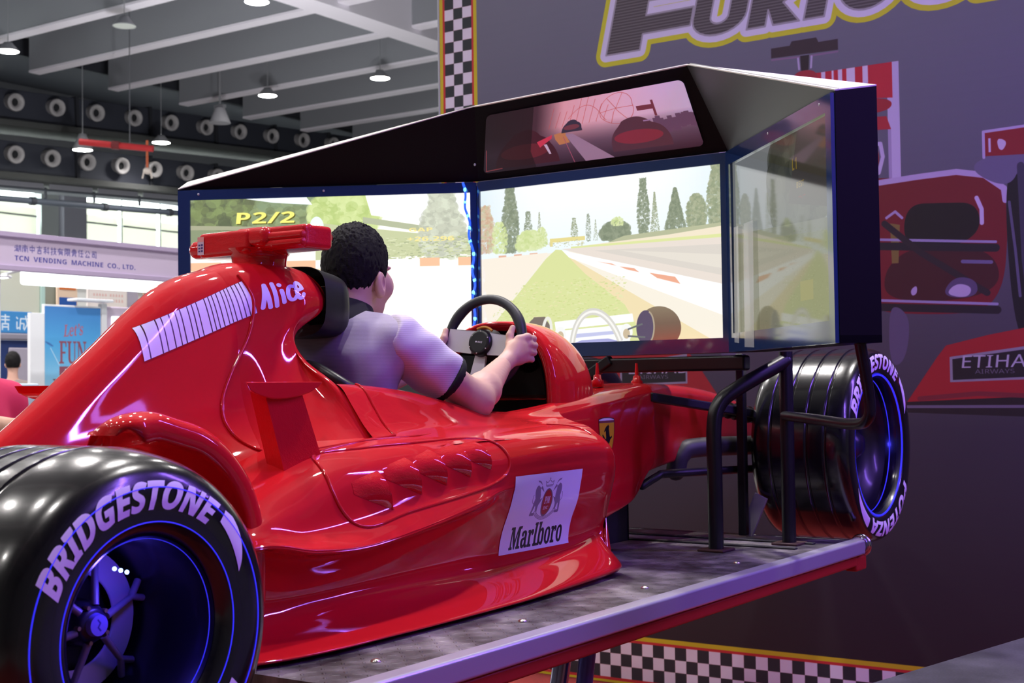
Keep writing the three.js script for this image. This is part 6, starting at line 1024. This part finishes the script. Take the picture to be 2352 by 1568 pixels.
  part(man, 'body', merge([trunk, headG, handR, handL]), skinM);
  // hair
  const hl = (z) => { const P = [[-2.6, 1.725], [-2.66, 1.728], [-2.69, 1.745], [-2.705, 1.79], [-2.72, 1.812], [-2.738, 1.80], [-2.752, 1.778], [-2.762, 1.8], [-2.775, 1.845], [-2.80, 1.872], [-2.84, 1.885], [-2.9, 1.89]]; for (let i = 1; i < P.length; i++) if (z >= P[i][0]) { const a = P[i - 1], b = P[i]; return a[1] + (b[1] - a[1]) * Math.min(1, Math.max(0, (z - a[0]) / (b[0] - a[0]))); } return 1.89; };
  const n3 = (x, y, z) => noise3(x * 260, y * 90, z * 260) - 0.5;
  const hair = netGeo((x0, y, z0) => {
    const [x, z] = turnHead(x0, z0);
    const top = Math.max(0, (y - 1.83) / 0.1), lean = -0.004 * top;
    const d = ell(x, y, z - lean, [0, 1.827, -2.728], [0.084, 0.108 + 0.002, 0.105]) - 0.006 * top * (0.6 + n3(x * 1.3, z, y)) - 0.005 * n3(x, y, z) - 0.003 * n3(2.1 * x, 2.1 * y, 2.1 * z);
    return Math.max(d, (hl(z) - y) * 0.75, -ell(x, y, z, [0, 1.81, -2.728], [0.07, 0.09, 0.09]));
  }, [-0.125, 1.7, -2.88], [0.125, 1.97, -2.58], 0.003);
  part(man, 'hair', boxUV(hair, 6), hairM);
  const unturn = (p) => { const dz = p[2] + 2.72; return [p[0] * TC + dz * TS, p[1], -2.72 - p[0] * TS + dz * TC]; };
  for (const s of [1, -1]) { part(man, 'eye', ellipsoid(...unturn([s * 0.031, 1.805, -2.824]), 0.01, 0.008, 0.01, 14), mat(0xeeeae6, 0.3)); part(man, 'eyebrow', tube([[s * 0.014, 1.827, -2.824], [s * 0.03, 1.831, -2.819], [s * 0.044, 1.826, -2.808]].map(unturn), 0.003, 12, 6), hairM); }
  // polo shirt
  const cloth = noiseTex(256, 256, (u, v) => { const s = (Math.floor(v * 64) % 2) ? 0.92 : 1.0, n = 0.94 + 0.06 * rnd(); return [188 * s * n, 180 * s * n, 194 * s * n]; }, true, 9, 9);
  const sleeveTx = noiseTex(256, 256, (u, v) => { const s = (Math.floor(v * 64) % 3 === 0) ? 0.92 : 1.0, n = 0.96 + 0.04 * rnd(); return [226 * s * n, 216 * s * n, 232 * s * n]; }, true, 9, 9);
  const wrinkle = (x, y, z) => 0.0035 * Math.sin(38 * y + 22 * x - 30 * z + 3 * Math.sin(14 * x + 9 * z)) + 0.002 * Math.sin(71 * y - 40 * x + 20 * z);
  const shirtM = mat(0xffffff, 0.9, 0, { map: cloth }), sleeveM = mat(0xffffff, 0.9, 0, { map: sleeveTx }), black = mat(0x131217, 0.85);
  const shirt = netGeo((x, y, z) => { const n = 1.7 - 0.35 * (z + 2.675); return Math.max(torsoF(x, y, z, 0.015) + 0.6 * wrinkle(x, y, z), y - n, 1.16 - y); }, [-0.26, 1.14, -2.8], [0.26, 1.74, -2.48], 0.006);
  part(man, 'polo_shirt', boxUV(shirt, 1), shirtM, 'grey-violet finely striped shirt body');
  const ad = EL.map((v, k) => v - SH[k]), al = Math.hypot(...ad);
  const along = (x, y, z) => (Math.abs(x) - SH[0]) * ad[0] / al + (y - SH[1]) * ad[1] / al + (z - SH[2]) * ad[2] / al;
  const sleeveF = (x, y, z) => { const t = along(x, y, z) / al; return Math.max(capsule(Math.abs(x), y, z, [SH[0] - 0.01, SH[1] + 0.002, SH[2]], EL, 0.07, 0.067) + wrinkle(x * 1.2, y, z), t - 0.6, -0.14 - t - 0.0 * x); };
  const sl = netGeo((x, y, z) => (x < 0 ? 1 : sleeveF(x, y, z)), [0.08, 1.36, -2.98], [0.36, 1.74, -2.56], 0.006);
  boxUV(sl, 1); part(man, 'sleeve', sl, sleeveM, 'lighter lavender sleeve'); part(man, 'sleeve', boxUV(mirrorX(sl), 1), sleeveM, 'lighter lavender sleeve');
  const cuff = netGeo((x, y, z) => { const t = along(x, y, z) / al; return Math.max(capsule(x, y, z, SH, EL, 0.071, 0.069), t - 0.645, 0.575 - t); }, [0.1, 1.38, -2.98], [0.34, 1.64, -2.7], 0.005);
  part(man, 'cuff', cuff, black, 'black sleeve cuff'); part(man, 'cuff', mirrorX(cuff), black, 'black sleeve cuff');
  const ring = (r, y, dz, tilt) => { const o = []; for (let i = 0; i < 40; i++) { const a = i / 40 * 2 * Math.PI; o.push([r * 1.02 * Math.sin(a), y + tilt * Math.cos(a), -2.68 + r * Math.cos(a) + dz]); } return o; };
  part(man, 'collar', loft([ring(0.098, 1.652, 0.0, 0.012), ring(0.092, 1.672, 0, 0.016), ring(0.078, 1.698, -0.006, 0.02), ring(0.069, 1.716, -0.012, 0.02), ring(0.066, 1.72, -0.014, 0.02), ring(0.063, 1.712, -0.013, 0.018), ring(0.064, 1.68, -0.008, 0.014)], 80, 36, { closed: true }), black);
  part(man, 'trousers', netGeo((x, y, z) => Math.max(smin(thigh(x, y, z, 0.004), ell(x, y, z, [0, 1.2, -2.64], [0.16, 0.09, 0.115]), 0.05), -3.43 - z, y - 1.33), [-0.27, 1.05, -3.5], [0.27, 1.36, -2.5], 0.01), mat(0x23252f, 0.85));
  for (const s of [1, -1]) part(man, 'shoe', merge([ellipsoid(s * 0.09, 1.07, -3.46, 0.045, 0.05, 0.06, 14), ellipsoid(s * 0.09, 1.14, -3.53, 0.042, 0.07, 0.035, 14)]), mat(0x1b1b1f, 0.5));
}
// standing figures behind the car
function figure(label, o) {
  const t = thing('person', label, 'person', [o.x, 0, o.z]); t.rotation.y = o.turn; const k = o.h / 1.75;
  const Y = (y) => y * k, arms = o.arms;     // own axes: faces -z
  const head = (x, y, z) => { const ax = Math.abs(x); let d = ell(x, y, z, [0, Y(1.645), -0.01], [0.076, 0.105, 0.095]); d = smin(d, ell(x, y, z, [0, Y(1.58), -0.05], [0.055, 0.065, 0.055]), 0.03); d = smin(d, ell(ax, y, z, [0.078, Y(1.61), 0], [0.012, 0.03, 0.02]), 0.01); d = smin(d, capsule(x, y, z, [0, Y(1.62), -0.1], [0, Y(1.6), -0.115], 0.008, 0.012), 0.012); return smin(d, capsule(x, y, z, [0, Y(1.44), 0.01], [0, Y(1.58), 0], 0.06, 0.052), 0.03); };
  const torso = (x, y, z, g) => { const ax = Math.abs(x); let d = ell(x, y, z, [0, Y(1.25), 0], [0.16 + g, Y(0.22), 0.105 + g]); d = smin(d, ell(x, y, z, [0, Y(1.0), 0], [0.15 + g, Y(0.17), 0.11 + g]), 0.08); return smin(d, capsule(ax, y, z, [0.03, Y(1.425), 0.005], [0.165, Y(1.39), 0.005], 0.045 + g, 0.05 + g), 0.05); };
  const arm = (x, y, z, g) => { let d = 9; for (const [S, E, W] of arms) { d = Math.min(d, smin(capsule(x, y, z, S, E, 0.048 + g, 0.04 + g), capsule(x, y, z, E, W, 0.04, 0.027), 0.02)); } return d; };
  const hands = (x, y, z) => { let d = 9; for (const [S, E, W] of arms) { const v = W.map((q, i) => q - E[i]), l = Math.hypot(...v), u = v.map((q) => q / l), side = [u[1] * 0 - u[2] * 0 + 0.0, 0, 0]; const p = (a, b, c) => [W[0] + u[0] * a + b, W[1] + u[1] * a, W[2] + u[2] * a + c]; let h = capsule(x, y, z, p(0, 0, 0), p(0.07, 0, 0), 0.026, 0.03); for (let i = 0; i < 4; i++) h = smin(h, capsule(x, y, z, p(0.075, 0, (i - 1.5) * 0.019), p(0.15 - 0.012 * Math.abs(i - 1.3), 0.012, (i - 1.5) * 0.02), 0.0095, 0.008), 0.008); h = smin(h, capsule(x, y, z, p(0.03, 0, -0.03), p(0.095, 0, -0.05), 0.012, 0.009), 0.01); d = Math.min(d, h); } return d; };
  const legs = (x, y, z, g) => { const ax = Math.abs(x); let d = capsule(ax, y, z, [0.085, Y(0.92), 0], [0.095, Y(0.5), -0.01], 0.085 + g, 0.058 + g); d = smin(d, capsule(ax, y, z, [0.095, Y(0.5), -0.01], [0.095, Y(0.09), 0.02], 0.056 + g, 0.04 + g), 0.03); return d; };
  const foot = (x, y, z, g) => capsule(Math.abs(x), y, z, [0.095, 0.05, 0.04], [0.1, 0.04, -0.14], 0.045 + g, 0.034 + g);
  const R1 = [0.62, o.h + 0.05, 0.62];
  const c = 0.013;
  local(t, 'body', netGeo((x, y, z) => Math.min(smin(smin(smin(head(x, y, z), torso(x, y, z, -0.008), 0.03), arm(x, y, z, 0), 0.03), smin(legs(x, y, z, -0.01), foot(x, y, z, -0.01), 0.03), 0.04), hands(x, y, z)), [-0.7, -0.02, -0.7], [0.7, o.h + 0.06, 0.4], c), o.skin || skinM);
  local(t, 'hair', netGeo((x, y, z) => Math.max(ell(x, y, z, [0, Y(1.652), -0.002], [0.086, 0.115, 0.104]) - 0.006 * (noise3(x * 60, y * 60, z * 60) - 0.5), (Y(1.58) + Math.max(0, (-z - 0.0)) * 1.4 - y) * 0.6), [-0.12, Y(1.5), -0.14], [0.12, Y(1.85), 0.14], 0.007), hairM);
  local(t, 'shirt', netGeo((x, y, z) => { let s = torso(x, y, z, 0.012); for (const [S, E] of arms) { const e = S.map((q, i) => q + (E[i] - q) * (o.sleeve || 0.55)); s = smin(s, capsule(x, y, z, S, e, 0.064, 0.06), 0.03); const d2 = E.map((q, i) => q - S[i]), l2 = Math.hypot(...d2); s = Math.max(s, ((x - e[0]) * d2[0] + (y - e[1]) * d2[1] + (z - e[2]) * d2[2]) / l2 > 0 && capsule(x, y, z, e, E, 0.1, 0.1) < 0 ? ((x - e[0]) * d2[0] + (y - e[1]) * d2[1] + (z - e[2]) * d2[2]) / l2 : -9); } return Math.max(s, y - Y(1.465), Y(0.86) - y) + 0.003 * Math.sin(30 * y + 20 * x); }, [-0.55, Y(0.8), -0.5], [0.55, Y(1.55), 0.35], 0.011), mat(o.shirt, 0.9));
  local(t, 'trousers', netGeo((x, y, z) => Math.max(smin(legs(x, y, z, 0.012), ell(x, y, z, [0, Y(0.93), 0], [0.15, 0.12, 0.11]), 0.05), Y(0.1) - y, y - Y(0.98)), [-0.3, 0, -0.3], [0.3, Y(1.05), 0.3], 0.014), mat(o.trousers, 0.85));
  local(t, 'shoe', netGeo((x, y, z) => (x < 0 ? 1 : Math.max(foot(x, y, z, 0.008), 0.012 - y)), [0, -0.01, -0.25], [0.2, 0.14, 0.15], 0.01), mat(0x222226, 0.6));
  local(t, 'shoe', netGeo((x, y, z) => (x > 0 ? 1 : Math.max(foot(x, y, z, 0.008), 0.012 - y)), [-0.2, -0.01, -0.25], [0, 0.14, 0.15], 0.01), mat(0x222226, 0.6));
  return t;
}
figure('man with dark hair and a taupe shirt seen from behind at the stand', { x: -11.0, z: -9.5, turn: 0.9, h: 1.97, shirt: 0x8f8580, trousers: 0x2b2d38, arms: [[[0.165, 1.56, 0.005], [0.24, 1.28, 0.02], [0.22, 1.1, -0.2]], [[-0.165, 1.56, 0.005], [-0.24, 1.28, 0.02], [-0.22, 1.1, -0.2]]] });
figure('person in a pink short-sleeved top leaning a bare arm at the left picture edge', { x: -1.66, z: -2.68, turn: -Math.PI / 2, h: 1.86, sleeve: 0.34, shirt: 0xd0305e, trousers: 0x15151b, skin: mat([0.5, 0.29, 0.19], 0.5), arms: [[[0.165, 1.42, 0.005], [0.05, 1.375, -0.37], [-0.12, 1.33, -0.2]], [[-0.165, 1.44, 0.005], [-0.25, 1.2, 0.02], [-0.2, 1.06, -0.2]]] });
renderer.render(scene, camera);
